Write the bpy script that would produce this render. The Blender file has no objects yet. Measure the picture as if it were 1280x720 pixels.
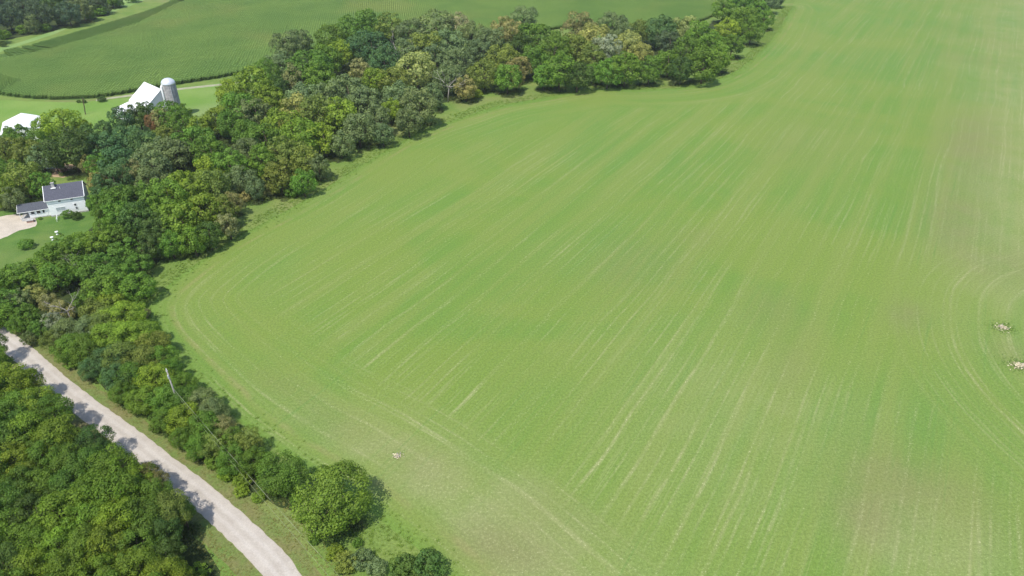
import bpy, bmesh, math, random
import numpy as np
from mathutils import Vector, Matrix
from mathutils.geometry import delaunay_2d_cdt
from math import pi, sin, cos, radians

random.seed(7)
rng = np.random.default_rng(11)
scene = bpy.context.scene

# ------------------------------------------------------------------ camera
cam_d = bpy.data.cameras.new("camera")
cam_d.sensor_width = 36
cam_d.lens = 24.33
cam_d.clip_end = 12000
cam = bpy.data.objects.new("camera", cam_d)
cam.location = (0, 0, 100)
cam.rotation_euler = (radians(90 - 33), 0, 0)
scene.collection.objects.link(cam)
scene.camera = cam

# ------------------------------------------------------------------ light
SUN_TO = Vector((-0.48, -0.88, 0)).normalized()          # horizontal direction towards the sun
SUN_EL = radians(61)
world = bpy.data.worlds.new("World")
scene.world = world
world.use_nodes = True
wn = world.node_tree
sky = wn.nodes.new("ShaderNodeTexSky")
sky.sky_type = 'NISHITA'
sky.sun_disc = False
sky.sun_elevation = SUN_EL
sky.sun_rotation = math.atan2(SUN_TO.x, SUN_TO.y)
sky.altitude = 300
sky.air_density = 1.0
sky.dust_density = 1.5
bg = wn.nodes["Background"]
bg.inputs[1].default_value = 0.15
wn.links.new(sky.outputs[0], bg.inputs[0])

sun_d = bpy.data.lights.new("sun", 'SUN')
sun_d.energy = 3.35
sun_d.angle = radians(0.6)
sun_d.color = (1.0, 0.95, 0.86)
sun = bpy.data.objects.new("sun", sun_d)
to = Vector((SUN_TO.x * cos(SUN_EL), SUN_TO.y * cos(SUN_EL), sin(SUN_EL)))
sun.rotation_euler = to.to_track_quat('Z', 'Y').to_euler()
sun.location = to * 400
scene.collection.objects.link(sun)

scene.view_settings.view_transform = 'Standard'
scene.view_settings.look = 'None'
scene.view_settings.exposure = 0.54
scene.view_settings.gamma = 1
scene.cycles.max_bounces = 6
scene.cycles.transparent_max_bounces = 4

# ------------------------------------------------------------------ surveyed layout, metres
ROAD_R = [(-142.4, 149.4), (-129.2, 140.1), (-118.9, 132.9), (-110.6, 126.7), (-100.7, 119.0), (-88.4, 110.3), (-75.1, 101.5), (-65.2, 94.0), (-59.2, 90.0), (-54.3, 86.6), (-46.2, 80.3), (-40.5, 75.3), (-33.6, 68.5), (-28.0, 61.6), (-24.6, 56.0)]
ROAD_L = [(-142.7, 144.7), (-130.0, 135.1), (-119.1, 127.6), (-111.7, 122.3), (-99.6, 112.8), (-89.0, 105.0), (-82.6, 100.4), (-73.9, 94.4), (-65.3, 88.1), (-56.9, 81.7), (-49.1, 75.8), (-44.7, 72.7), (-40.5, 68.6), (-36.0, 62.9), (-33.1, 57.8)]
FIELD = [(649.2, 1439.6), (328.1, 802.7), (199.0, 521.4), (159.2, 435.5), (125.7, 374.7), (103.4, 345.4), (85.5, 332.1), (60.8, 327.0), (38.0, 327.0), (14.7, 314.9), (-5.4, 303.6), (-20.6, 288.7), (-33.0, 275.0), (-44.0, 258.9), (-54.2, 237.4), (-64.0, 216.0), (-72.8, 198.5), (-80.9, 184.1), (-86.7, 171.7), (-90.5, 160.0), (-92.6, 150.2), (-91.2, 142.2), (-85.3, 132.9), (-76.8, 123.8), (-68.2, 115.5), (-57.8, 105.5), (-47.0, 96.5), (-35.8, 88.8), (-27.2, 82.9), (-20.7, 77.4), (-13.2, 71.4), (-6.3, 64.3), (2.3, 54.3), (12.4, 41.8), (97.1, 29.5), (440.2, 88.5), (2153.6, 802.7), (1838.1, 1439.6)]
CORN = [(-293.0, 379.5), (-281.3, 349.5), (-258.4, 327.0), (-237.9, 318.5), (-224.0, 313.8), (-208.0, 311.4), (-194.0, 312.6), (-179.6, 320.9), (-159.4, 336.0), (-140.6, 349.5), (-122.7, 371.6), (-102.2, 414.1), (-55.5, 412.2), (0.0, 431.5), (40.5, 456.7), (79.6, 448.0), (125.7, 475.1), (191.7, 583.2), (334.9, 868.6), (379.3, 1439.6), (-204.2, 1439.6), (-303.6, 945.3), (-256.9, 651.1), (-245.7, 527.1), (-254.3, 470.4), (-264.7, 431.5), (-273.3, 404.9), (-282.9, 391.0)]
HAYSTRIP = [(-315.9, 387.6), (-287.3, 391.0), (-282.0, 419.7), (-278.2, 456.7), (-273.4, 510.4), (-269.9, 590.1), (-282.9, 745.5), (-339.9, 1143.9), (-320.9, 1439.6), (-496.0, 1439.6), (-398.2, 868.6), (-309.1, 560.2), (-286.6, 477.4), (-283.7, 439.6), (-291.6, 404.9), (-320.7, 394.4)]
FLOOR_BELT = [(195.0, 544.7), (130.5, 412.2), (103.7, 371.6), (65.4, 356.6), (40.9, 356.6), (15.9, 344.0), (-7.6, 329.6), (-25.6, 312.6), (-40.4, 297.0), (-53.8, 271.3), (-63.6, 250.6), (-73.3, 228.1), (-82.4, 211.0), (-90.1, 194.7), (-95.0, 181.1), (-99.1, 169.4), (-101.6, 160.0), (-95.9, 141.1), (-83.0, 125.2), (-69.8, 112.8), (-50.9, 96.5), (-40.2, 88.5), (-36.8, 81.2), (-44.9, 84.4), (-65.5, 99.7), (-84.2, 112.3), (-101.5, 123.8), (-121.8, 137.7), (-144.3, 154.0), (-136.8, 166.3), (-127.1, 180.2), (-131.1, 200.3), (-148.2, 230.2), (-152.2, 249.0), (-128.1, 257.2), (-129.1, 294.9), (-125.2, 314.9), (-114.6, 342.6), (-95.1, 381.1), (-52.7, 387.6), (0.0, 404.9), (47.7, 427.5), (108.5, 443.8), (161.8, 510.4)]
FLOOR_FAR = [(-321.3, 408.5), (-296.0, 427.5), (-283.5, 448.0), (-274.7, 479.8), (-281.2, 527.1), (-308.4, 611.7), (-479.9, 945.3), (-685.6, 945.3)]
FLOOR_WOOD = [(-138.7, 139.4), (-116.2, 122.3), (-103.4, 112.8), (-87.4, 102.0), (-72.7, 91.4), (-62.7, 83.8), (-54.0, 76.1), (-49.6, 71.4), (-42.5, 60.3), (-79.4, 52.0)]
TAN_PATCHES = [(266.5, 404.9, 12, 60, 0.35), (179.6, 257.2, 11, 45, 0.75), (140.3, 195.8, 9, 22, 0.7), (137.9, 166.3, 16, 14, 0.5), (98.9, 141.1, 4, 7, 0.7), (67.6, 86.6, 8, 12, 0.55), (79.8, 84.7, 12, 9, 0.4), (60.9, 79.4, 5, 6, 0.45), (66.0, 144.7, 7, 10, 0.35), (8.5, 81.2, 12, 5, 0.3), (2.0, 73.0, 8, 5, 0.6), (-5.4, 74.5, 7, 5, 0.45), (35.9, 166.3, 12, 16, 0.35), (115.6, 126.7, 5, 5, 0.5), (63.5, 122.3, 5, 14, 0.3), (55.2, 182.6, 6, 6, 0.3), (-50.7, 115.5, 8, 3, 0.4), (-35.8, 103.1, 10, 4, 0.4), (-16.8, 92.4, 9, 6, 0.3), (112.4, 257.2, 16, 30, 0.2)]
LAWN = [(-178.2, 190.3), (-164.6, 200.3), (-151.7, 200.3), (-135.0, 200.3), (-127.5, 190.3), (-128.3, 180.2), (-133.3, 164.2), (-139.6, 160.0), (-155.6, 158.0)]
DRIVE = [(-176.3, 184.1), (-167.6, 189.3), (-161.4, 195.2), (-157.4, 196.9), (-152.7, 195.8), (-149.4, 193.6), (-146.7, 189.8), (-147.5, 187.7), (-150.0, 186.2), (-151.0, 183.1), (-152.4, 180.7), (-156.6, 172.6), (-162.2, 164.2)]
LANE = [(-190.1, 312.0), (-186.0, 314.9), (-177.1, 319.7), (-166.7, 325.8), (-157.1, 330.2), (-146.5, 334.7), (-133.5, 339.9), (-132.6, 337.3), (-145.3, 331.5), (-155.9, 327.3), (-165.6, 323.3), (-175.8, 316.7), (-184.9, 312.6), (-188.9, 309.7)]
DIRT = [(-166.9, 230.9), (-166.4, 238.9), (-159.1, 236.7), (-153.0, 229.5), (-157.6, 225.3), (-162.6, 225.3)]
PASTURE = [(-257.8, 314.9), (-225.6, 310.3), (-195.3, 308.0), (-176.8, 314.9), (-155.8, 327.0), (-142.8, 338.6), (-125.4, 284.7), (-139.3, 261.5), (-164.4, 249.0), (-207.8, 241.2)]
HOUSE_EAVE = (-135.4, 199.1)
WING_L = (-153.2, 192.9)
BARN = (-148.5, 291.1)
BARNFAR = (-159.8, 301.4)
SILO = (-150.4, 300.5)
SHED = (-191.8, 260.3)
POLE = (-68.3, 105.9)
POLE2 = (-20.2, 57.8)
HEAP = (119.5, 136.1)
HEAP2 = (114.6, 121.7)
RING = (115.1, 129.7)
LAWNA = (-136.9, 183.6)
LAWNB = (-136.4, 180.2)
DEAD_A = (-28.9, 308.0)
DEAD_B = (-57.2, 353.7)
DEAD_C = (-107.2, 136.8)
CARS = (-178.7, 232.3)
FPOLE = (-184.4, 291.8)
DEAD_D = (-115.2, 157.1)
SHED2 = (-171.4, 233.7)
TARP = (-136.6, 272.2)
BARE = (-22.1, 94.4)
TREES = [
 (-309.2,446.0,7.63,16.0,6.2,'h','b','far','broad dark bluish tree, third such from left in the distant wood'),
 (-317.7,475.9,7.55,15.9,6.2,'h','b','far','broad dark bluish tree, fifth such from left in the distant wood'),
 (-291.9,450.2,7.69,16.1,6.2,'h','b','far','broad dark bluish tree, sixth such from left in the distant wood'),
 (-300.0,480.6,7.61,16.0,6.2,'d','b','far','only broad dark green tree in the distant wood'),
 (-278.8,457.8,6.78,14.6,6.19,'h','b','far','broad dark bluish tree, eighth such from left in the distant wood'),
 (-276.6,471.0,6.95,14.9,6.2,'e','b','far','only broad grey-green tree in the distant wood'),
 (-278.9,493.7,6.69,14.5,6.11,'h','b','far','rightmost broad dark bluish tree in the distant wood'),
 (-317.5,505.7,9.08,18.5,6.2,'h','b','far','broad dark bluish tree, seventh such from left in the distant wood'),
 (-347.1,516.1,9.24,18.8,6.2,'h','b','far','broad dark bluish tree, fourth such from left in the distant wood'),
 (-305.6,521.0,8.75,17.9,6.2,'h','b','far','broad dark bluish tree, ninth such from left in the distant wood'),
 (-279.5,514.4,5.79,12.9,5.29,'g','b','far','rightmost medium-sized mid-green tree in the distant wood'),
 (-300.6,425.6,3.95,5.3,3.03,'g','s','far','leftmost low bushy mid-green shrub in the distant wood'),
 (-297.3,437.6,4.04,5.4,3.11,'g','s','far','low bushy mid-green shrub, second such from left in the distant wood'),
 (-287.1,445.1,3.59,4.8,2.76,'g','s','far','low bushy mid-green shrub, third such from left in the distant wood'),
 (-276.4,490.5,5.02,6.8,3.86,'g','s','far','low bushy mid-green shrub, fifth such from left in the distant wood'),
 (-287.4,461.7,3.18,4.3,2.45,'d','s','far','rightmost low bushy dark green shrub in the distant wood'),
 (-278.6,518.4,4.69,6.3,3.61,'g','s','far','low bushy mid-green shrub, sixth such from left in the distant wood'),
 (-275.7,535.4,4.83,6.5,3.71,'g','s','far','rightmost low bushy mid-green shrub in the distant wood'),
 (-238.4,531.2,2.4,3.2,1.85,'d','s','far','tiny lone dark tree on the pale grass strip beyond the corn'),
 (-312.6,431.3,8.87,18.1,6.2,'h','b','far','leftmost broad dark bluish tree in the distant wood'),
 (-337.6,474.9,9.65,19,6.2,'h','b','far','broad dark bluish tree, second such from left in the distant wood'),
 (-298.6,413.3,4.78,11.2,4.36,'g','b','far','leftmost medium-sized mid-green tree in the distant wood'),
 (-291.0,407.7,1.9,2.6,1.46,'d','s','far','leftmost low bushy dark green shrub in the distant wood'),
 (-290.6,438.9,4.53,10.8,4.14,'e','b','far','only medium-sized grey-green tree in the distant wood'),
 (-277.7,478.9,3.83,5.2,2.94,'g','s','far','low bushy mid-green shrub, fourth such from left in the distant wood'),
 (-185.7,309.2,1.88,2.5,1.45,'d','s','yard','small dark bush on the pasture edge left of the barn'),
 (-192.8,307.2,1.12,1.5,0.86,'d','s','yard','rightmost low bushy dark green shrub in the farmyard'),
 (-195.5,307.5,0.94,1.3,0.72,'d','s','yard','low bushy dark green shrub, fourth such from left in the farmyard'),
 (-172.6,257.1,6.39,13.9,5.84,'y','b','yard','broad yellow-green tree just right of the left white shed'),
 (-180.0,256.7,4.48,10.7,4.09,'y','b','yard','only medium-sized yellow-green tree in the farmyard'),
 (-167.0,258.1,3.86,9.7,3.53,'y','b','yard','rightmost small yellow-green tree in the farmyard'),
 (-154.1,229.2,7.55,15.9,6.2,'k','b','yard','deep green round tree directly behind the white house'),
 (-155.3,242.1,5.49,12.4,5.01,'k','b','yard','leftmost medium-sized deep green tree in the farmyard'),
 (-183.4,245.6,4.94,11.5,4.51,'g','b','yard','medium-sized mid-green tree, fourth such from left in the farmyard'),
 (-176.0,244.3,4.0,9.9,3.65,'g','b','yard','leftmost small mid-green tree in the farmyard'),
 (-180.1,232.3,5.31,12.1,4.85,'o','b','yard','leftmost medium-sized olive green tree in the farmyard'),
 (-171.6,230.9,5.28,12.1,4.83,'o','b','yard','rightmost medium-sized olive green tree in the farmyard'),
 (-165.7,228.8,4.09,10.1,3.73,'e','b','yard','rightmost small grey-green tree in the farmyard'),
 (-169.2,215.6,4.46,10.7,4.07,'g','b','yard','medium-sized mid-green tree, third such from left in the farmyard'),
 (-159.5,208.7,5.42,12.3,4.95,'o','b','yard','medium-sized olive green tree, second such from left in the farmyard'),
 (-153.7,207.7,3.79,9.6,3.46,'g','b','yard','small mid-green tree, second such from left in the farmyard'),
 (-161.3,200.9,4.22,10.3,3.86,'y','b','yard','leftmost small yellow-green tree in the farmyard'),
 (-157.0,197.5,3.39,8.9,3.1,'e','b','yard','small grey-green tree, second such from left in the farmyard'),
 (-130.4,201.0,3.44,9.0,3.14,'t','b','yard','leftmost small blue-green tree in the farmyard'),
 (-136.4,209.8,3.28,8.7,3.0,'n','b','yard','small tan-brown tree, second such from left in the farmyard'),
 (-169.5,207.7,4.87,11.4,4.45,'g','b','yard','medium-sized mid-green tree, second such from left in the farmyard'),
 (-184.6,230.9,5.28,12.1,4.83,'g','b','yard','leftmost medium-sized mid-green tree in the farmyard'),
 (-194.2,256.4,2.57,7.5,2.34,'e','b','yard','leftmost small grey-green tree in the farmyard'),
 (-156.2,268.2,4.64,11.0,4.24,'t','b','yard','medium-sized blue-green tree, second such from left in the farmyard'),
 (-156.7,257.2,3.85,9.7,3.52,'t','b','yard','rightmost small blue-green tree in the farmyard'),
 (-151.3,272.9,4.71,11.1,4.3,'k','b','yard','rightmost medium-sized deep green tree in the farmyard'),
 (-144.1,269.0,3.0,8.2,2.74,'r','b','yard','reddish brown tree just below the barn between green trees'),
 (-137.6,271.4,5.35,12.2,4.89,'g','b','yard','rightmost medium-sized mid-green tree in the farmyard'),
 (-141.0,269.6,4.0,9.9,3.65,'n','b','yard','rightmost small tan-brown tree in the farmyard'),
 (-130.6,266.2,4.29,10.4,3.91,'g','b','yard','rightmost small mid-green tree in the farmyard'),
 (-135.4,277.2,4.09,10.1,3.74,'g','b','yard','small mid-green tree, fourth such from left in the farmyard'),
 (-137.1,261.6,3.93,5.3,3.03,'o','s','yard','only low bushy olive green shrub in the farmyard'),
 (-150.3,278.9,3.77,9.5,3.44,'k','b','yard','only small deep green tree in the farmyard'),
 (-130.3,196.1,2.86,8.0,2.61,'g','b','yard','small mid-green tree, third such from left in the farmyard'),
 (-139.6,194.8,1.83,2.5,1.41,'g','s','yard','rightmost low bushy mid-green shrub in the farmyard'),
 (-133.0,237.1,5.99,13.3,5.47,'t','b','yard','rightmost medium-sized blue-green tree in the farmyard'),
 (-144.5,233.6,6.21,13.7,5.67,'t','b','yard','leftmost broad blue-green tree in the farmyard'),
 (-140.2,240.2,6.05,13.4,5.53,'t','b','yard','medium-sized blue-green tree, third such from left in the farmyard'),
 (-133.2,220.5,6.22,13.7,5.68,'t','b','yard','rightmost broad blue-green tree in the farmyard'),
 (-140.3,220.8,4.54,10.8,4.15,'g','b','yard','medium-sized mid-green tree, fifth such from left in the farmyard'),
 (-147.1,225.9,2.9,8.1,2.65,'n','b','yard','leftmost small tan-brown tree in the farmyard'),
 (-129.8,208.7,5.42,12.3,4.95,'t','b','yard','leftmost medium-sized blue-green tree in the farmyard'),
 (-126.6,214.9,4.45,10.7,4.06,'n','b','yard','only medium-sized tan-brown tree in the farmyard'),
 (-120.9,218.5,6.17,13.6,5.64,'e','b','yard','medium-sized grey-green tree, second such from left in the farmyard'),
 (-119.1,231.3,5.87,13.1,5.36,'e','b','yard','rightmost medium-sized grey-green tree in the farmyard'),
 (-124.2,230.9,5.28,12.1,4.83,'e','b','yard','medium-sized grey-green tree, third such from left in the farmyard'),
 (-114.9,239.0,6.62,14.3,6.05,'g','b','yard','only broad mid-green tree in the farmyard'),
 (-117.3,206.2,5.37,12.2,4.91,'e','b','yard','leftmost medium-sized grey-green tree in the farmyard'),
 (-141.0,175.5,2.17,2.9,1.67,'g','s','yard','dark round bush standing alone on the lawn below the white house'),
 (-136.3,193.7,1.82,2.5,1.4,'d','s','yard','low dark bush below the right end of the white house front'),
 (-147.9,199.3,0.8,1.1,0.61,'d','s','yard','low bushy dark green shrub, second such from left in the farmyard'),
 (-147.6,193.4,0.65,0.9,0.5,'g','s','yard','low bushy mid-green shrub, second such from left in the farmyard'),
 (-134.9,170.5,1.18,1.6,0.91,'g','s','yard','leftmost low bushy mid-green shrub in the farmyard'),
 (-151.1,195.0,0.65,0.9,0.5,'d','s','yard','leftmost low bushy dark green shrub in the farmyard'),
 (-142.9,199.5,0.67,0.9,0.51,'d','s','yard','low bushy dark green shrub, third such from left in the farmyard'),
 (-115.8,264.5,5.89,13.1,5.38,'y','b','belt','medium-sized yellow-green tree, fifth such from left in the long tree belt'),
 (-120.3,296.9,6.47,14.1,5.91,'y','b','belt','broad yellow-green tree, second such from left in the long tree belt'),
 (-109.9,295.1,9.22,18.7,6.2,'y','b','belt','broad yellow-green tree, third such from left in the long tree belt'),
 (-108.8,271.9,7.99,16.6,6.2,'g','b','belt','broad mid-green tree, second such from left in the long tree belt'),
 (-101.4,267.8,7.25,15.4,6.2,'e','b','belt','leftmost broad grey-green tree in the long tree belt'),
 (-101.4,286.4,6.28,13.8,5.74,'y','b','belt','broad yellow-green tree, fourth such from left in the long tree belt'),
 (-115.8,328.0,6.26,13.7,5.71,'g','b','belt','broad mid-green tree, third such from left in the long tree belt'),
 (-105.4,308.2,5.2,12.0,4.75,'d','b','belt','medium-sized dark green tree, second such from left in the long tree belt'),
 (-118.1,372.1,7.81,16.3,6.2,'e','b','belt','broad grey-green tree, third such from left in the long tree belt'),
 (-115.4,389.4,6.34,13.9,5.79,'e','b','belt','broad grey-green tree, fourth such from left in the long tree belt'),
 (-112.7,341.2,6.47,14.1,5.91,'e','b','belt','broad grey-green tree, second such from left in the long tree belt'),
 (-99.6,318.4,6.86,14.7,6.2,'n','b','belt','leftmost broad tan-brown tree in the long tree belt'),
 (-92.3,324.0,9.98,19,6.2,'g','b','belt','broad mid-green tree, fifth such from left in the long tree belt'),
 (-90.9,346.1,8.15,16.9,6.2,'g','b','belt','broad mid-green tree, seventh such from left in the long tree belt'),
 (-87.4,316.1,6.82,14.7,6.2,'g','b','belt','broad mid-green tree, sixth such from left in the long tree belt'),
 (-98.4,390.4,7.69,16.1,6.2,'g','b','belt','broad mid-green tree, eighth such from left in the long tree belt'),
 (-88.6,400.2,10.13,19,6.2,'g','b','belt','broad mid-green tree, ninth such from left in the long tree belt'),
 (-82.4,420.0,8.67,17.8,6.2,'g','b','belt','broad mid-green tree, tenth such from left in the long tree belt'),
 (-87.7,361.2,6.79,14.6,6.2,'y','b','belt','broad yellow-green tree, eighth such from left in the long tree belt'),
 (-70.6,359.4,10.07,19,6.2,'t','b','belt','broad blue-green tree, second such from left in the long tree belt'),
 (-81.1,369.9,6.92,14.9,6.2,'t','b','belt','leftmost broad blue-green tree in the long tree belt'),
 (-62.3,342.8,7.29,15.5,6.2,'t','b','belt','broad blue-green tree, third such from left in the long tree belt'),
 (-68.9,416.0,8.13,16.9,6.2,'o','b','belt','broad olive green tree, third such from left in the long tree belt'),
 (-57.1,402.4,8.35,17.3,6.2,'e','b','belt','broad grey-green tree, twelfth such from left in the long tree belt'),
 (-72.1,335.3,5.58,12.6,5.1,'n','b','belt','leftmost medium-sized tan-brown tree in the long tree belt'),
 (-62.3,318.1,6.1,13.5,5.57,'y','b','belt','medium-sized yellow-green tree, seventh such from left in the long tree belt'),
 (-53.9,315.7,6.06,13.4,5.53,'o','b','belt','rightmost medium-sized olive green tree in the long tree belt'),
 (-53.8,361.9,7.63,16.0,6.2,'e','b','belt','broad grey-green tree, eleventh such from left in the long tree belt'),
 (-43.0,410.2,11.3,19,6.2,'e','b','belt','broad grey-green tree, fourteenth such from left in the long tree belt'),
 (-32.4,419.3,7.71,16.2,6.2,'w','b','belt','leftmost broad silvery grey tree in the long tree belt'),
 (-45.9,366.1,9.38,19.0,6.2,'o','b','belt','broad olive green tree, fourth such from left in the long tree belt'),
 (-33.3,371.3,8.65,17.7,6.2,'e','b','belt','broad grey-green tree, sixteenth such from left in the long tree belt'),
 (-22.2,398.3,7.37,15.6,6.2,'e','b','belt','broad grey-green tree, nineteenth such from left in the long tree belt'),
 (-44.7,326.7,8.52,17.5,6.2,'l','b','belt','broad pale yellow-green tree, second such from left in the long tree belt'),
 (-37.0,343.5,8.1,16.8,6.2,'e','b','belt','broad grey-green tree, fifteenth such from left in the long tree belt'),
 (-26.1,338.3,8.0,16.7,6.2,'e','b','belt','broad grey-green tree, eighteenth such from left in the long tree belt'),
 (-16.3,361.9,7.63,16.0,6.2,'e','b','belt','broad grey-green tree, twentieth such from left in the long tree belt'),
 (-11.9,380.3,8.82,18.0,6.2,'e','b','belt','broad grey-green tree, twenty-first such from left in the long tree belt'),
 (-3.6,402.4,8.35,17.3,6.2,'n','b','belt','broad tan-brown tree, second such from left in the long tree belt'),
 (-12.7,324.5,6.58,14.3,6.01,'o','b','belt','broad olive green tree, fifth such from left in the long tree belt'),
 (-4.7,348.1,7.39,15.6,6.2,'o','b','belt','broad olive green tree, sixth such from left in the long tree belt'),
 (-2.2,319.6,6.5,14.1,5.94,'g','b','belt','broad mid-green tree, eleventh such from left in the long tree belt'),
 (-20.7,308.2,5.2,12.0,4.75,'n','b','belt','medium-sized tan-brown tree, second such from left in the long tree belt'),
 (-16.1,314.1,3.05,4.1,2.34,'y','s','belt','only low bushy yellow-green shrub in the long tree belt'),
 (-29.1,316.1,6.82,14.7,6.2,'e','b','belt','broad grey-green tree, seventeenth such from left in the long tree belt'),
 (-34.0,297.0,5.05,11.7,4.61,'e','b','belt','medium-sized grey-green tree, fifth such from left in the long tree belt'),
 (-68.1,287.2,9.02,18.4,6.2,'e','b','belt','broad grey-green tree, seventh such from left in the long tree belt'),
 (-60.5,283.5,6.91,14.8,6.2,'e','b','belt','broad grey-green tree, ninth such from left in the long tree belt'),
 (-76.4,291.3,7.07,15.1,6.2,'e','b','belt','broad grey-green tree, sixth such from left in the long tree belt'),
 (-53.5,264.5,5.89,13.1,5.38,'e','b','belt','medium-sized grey-green tree, third such from left in the long tree belt'),
 (-47.0,287.3,6.99,15.0,6.2,'e','b','belt','broad grey-green tree, tenth such from left in the long tree belt'),
 (-37.7,276.7,7.44,15.7,6.2,'e','b','belt','broad grey-green tree, thirteenth such from left in the long tree belt'),
 (-40.9,264.1,5.23,12.0,4.78,'e','b','belt','medium-sized grey-green tree, fourth such from left in the long tree belt'),
 (-50.0,278.6,4.79,11.3,4.37,'y','b','belt','rightmost medium-sized yellow-green tree in the long tree belt'),
 (-88.0,289.5,6.34,13.9,5.79,'e','b','belt','broad grey-green tree, fifth such from left in the long tree belt'),
 (-75.9,264.9,7.82,16.4,6.2,'o','b','belt','broad olive green tree, second such from left in the long tree belt'),
 (-84.9,267.8,7.25,15.4,6.2,'l','b','belt','leftmost broad pale yellow-green tree in the long tree belt'),
 (-68.1,266.1,7.21,15.3,6.2,'y','b','belt','broad yellow-green tree, seventh such from left in the long tree belt'),
 (-58.2,252.9,6.3,13.8,5.76,'e','b','belt','broad grey-green tree, eighth such from left in the long tree belt'),
 (-49.4,254.0,4.13,10.1,3.77,'e','b','belt','rightmost small grey-green tree in the long tree belt'),
 (-86.3,250.4,7.48,15.8,6.2,'y','b','belt','broad yellow-green tree, fifth such from left in the long tree belt'),
 (-76.9,241.3,7.27,15.4,6.2,'y','b','belt','broad yellow-green tree, sixth such from left in the long tree belt'),
 (-90.1,242.1,6.69,14.5,6.11,'g','b','belt','broad mid-green tree, fourth such from left in the long tree belt'),
 (-69.0,243.2,6.11,13.5,5.58,'y','b','belt','medium-sized yellow-green tree, sixth such from left in the long tree belt'),
 (-63.1,242.1,4.28,10.4,3.91,'e','b','belt','small grey-green tree, third such from left in the long tree belt'),
 (-79.3,227.4,6.37,13.9,5.82,'o','b','belt','leftmost broad olive green tree in the long tree belt'),
 (-71.1,223.9,5.16,11.9,4.71,'o','b','belt','medium-sized olive green tree, fourth such from left in the long tree belt'),
 (-85.0,222.9,5.71,12.8,5.21,'g','b','belt','medium-sized mid-green tree, ninth such from left in the long tree belt'),
 (-76.3,211.2,5.47,12.4,5.0,'o','b','belt','medium-sized olive green tree, third such from left in the long tree belt'),
 (-68.7,209.5,3.82,9.6,3.49,'g','b','belt','rightmost small mid-green tree in the long tree belt'),
 (-66.5,222.5,4.0,9.9,3.65,'e','b','belt','small grey-green tree, second such from left in the long tree belt'),
 (-93.1,230.9,5.28,12.1,4.83,'e','b','belt','medium-sized grey-green tree, second such from left in the long tree belt'),
 (-104.9,228.8,6.4,14.0,5.84,'g','b','belt','leftmost broad mid-green tree in the long tree belt'),
 (-96.2,219.5,5.64,12.7,5.15,'g','b','belt','medium-sized mid-green tree, sixth such from left in the long tree belt'),
 (-101.2,215.9,5.01,11.6,4.58,'y','b','belt','medium-sized yellow-green tree, fourth such from left in the long tree belt'),
 (-89.4,210.5,4.37,10.6,4.0,'e','b','belt','leftmost medium-sized grey-green tree in the long tree belt'),
 (-83.5,206.2,3.24,8.6,2.96,'e','b','belt','leftmost small grey-green tree in the long tree belt'),
 (-80.6,211.3,2.77,3.7,2.13,'n','s','belt','rightmost low bushy tan-brown shrub in the long tree belt'),
 (-73.0,210.1,2.76,3.7,2.12,'g','s','belt','only low bushy mid-green shrub in the long tree belt'),
 (-108.0,258.4,5.78,12.9,5.28,'g','b','belt','medium-sized mid-green tree, seventh such from left in the long tree belt'),
 (-99.2,250.0,5.63,12.7,5.14,'g','b','belt','medium-sized mid-green tree, eighth such from left in the long tree belt'),
 (-120.7,258.5,4.5,10.8,4.11,'y','b','belt','medium-sized yellow-green tree, second such from left in the long tree belt'),
 (-102.2,198.7,6.25,13.7,5.71,'y','b','belt','leftmost broad yellow-green tree in the long tree belt'),
 (-95.9,201.8,5.81,13.0,5.3,'o','b','belt','leftmost medium-sized olive green tree in the long tree belt'),
 (-105.5,193.1,6.12,13.5,5.59,'g','b','belt','medium-sized mid-green tree, fifth such from left in the long tree belt'),
 (-92.5,184.7,5.92,13.2,5.41,'y','b','belt','medium-sized yellow-green tree, third such from left in the long tree belt'),
 (-96.6,178.3,5.77,12.9,5.27,'y','b','belt','leftmost medium-sized yellow-green tree in the long tree belt'),
 (-87.4,186.9,4.49,10.8,4.1,'o','b','belt','medium-sized olive green tree, second such from left in the long tree belt'),
 (-87.2,195.7,3.11,8.4,2.84,'n','b','belt','small tan-brown tree, second such from left in the long tree belt'),
 (-83.3,180.3,3.41,8.9,3.11,'n','b','belt','leftmost small tan-brown tree in the long tree belt'),
 (-86.8,174.5,3.33,8.8,3.04,'d','b','belt','only small dark green tree in the long tree belt'),
 (-87.2,206.8,2.46,3.3,1.89,'n','s','belt','leftmost low bushy tan-brown shrub in the long tree belt'),
 (-89.6,170.2,3.73,9.5,3.41,'g','b','belt','small mid-green tree, fourth such from left in the long tree belt'),
 (-95.5,169.0,3.25,8.7,2.97,'g','b','belt','small mid-green tree, third such from left in the long tree belt'),
 (-93.9,169.8,1.89,2.5,1.45,'o','s','belt','only low bushy olive green shrub in the long tree belt'),
 (-120.6,193.6,5.12,11.8,4.68,'g','b','belt','medium-sized mid-green tree, second such from left in the long tree belt'),
 (-113.8,193.9,5.63,12.7,5.15,'g','b','belt','medium-sized mid-green tree, third such from left in the long tree belt'),
 (-116.2,182.1,4.89,11.4,4.47,'g','b','belt','leftmost medium-sized mid-green tree in the long tree belt'),
 (-109.6,181.1,4.87,11.4,4.45,'d','b','belt','leftmost medium-sized dark green tree in the long tree belt'),
 (-102.8,176.0,4.3,10.4,3.92,'k','b','belt','only medium-sized deep green tree in the long tree belt'),
 (-105.6,186.9,4.49,10.8,4.1,'g','b','belt','medium-sized mid-green tree, fourth such from left in the long tree belt'),
 (-124.4,189.2,3.03,8.3,2.77,'g','b','belt','leftmost small mid-green tree in the long tree belt'),
 (-118.2,177.5,2.89,8.1,2.64,'g','b','belt','small mid-green tree, second such from left in the long tree belt'),
 (-100.4,166.9,3.45,9.0,3.15,'k','b','belt','only small deep green tree in the long tree belt'),
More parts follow.
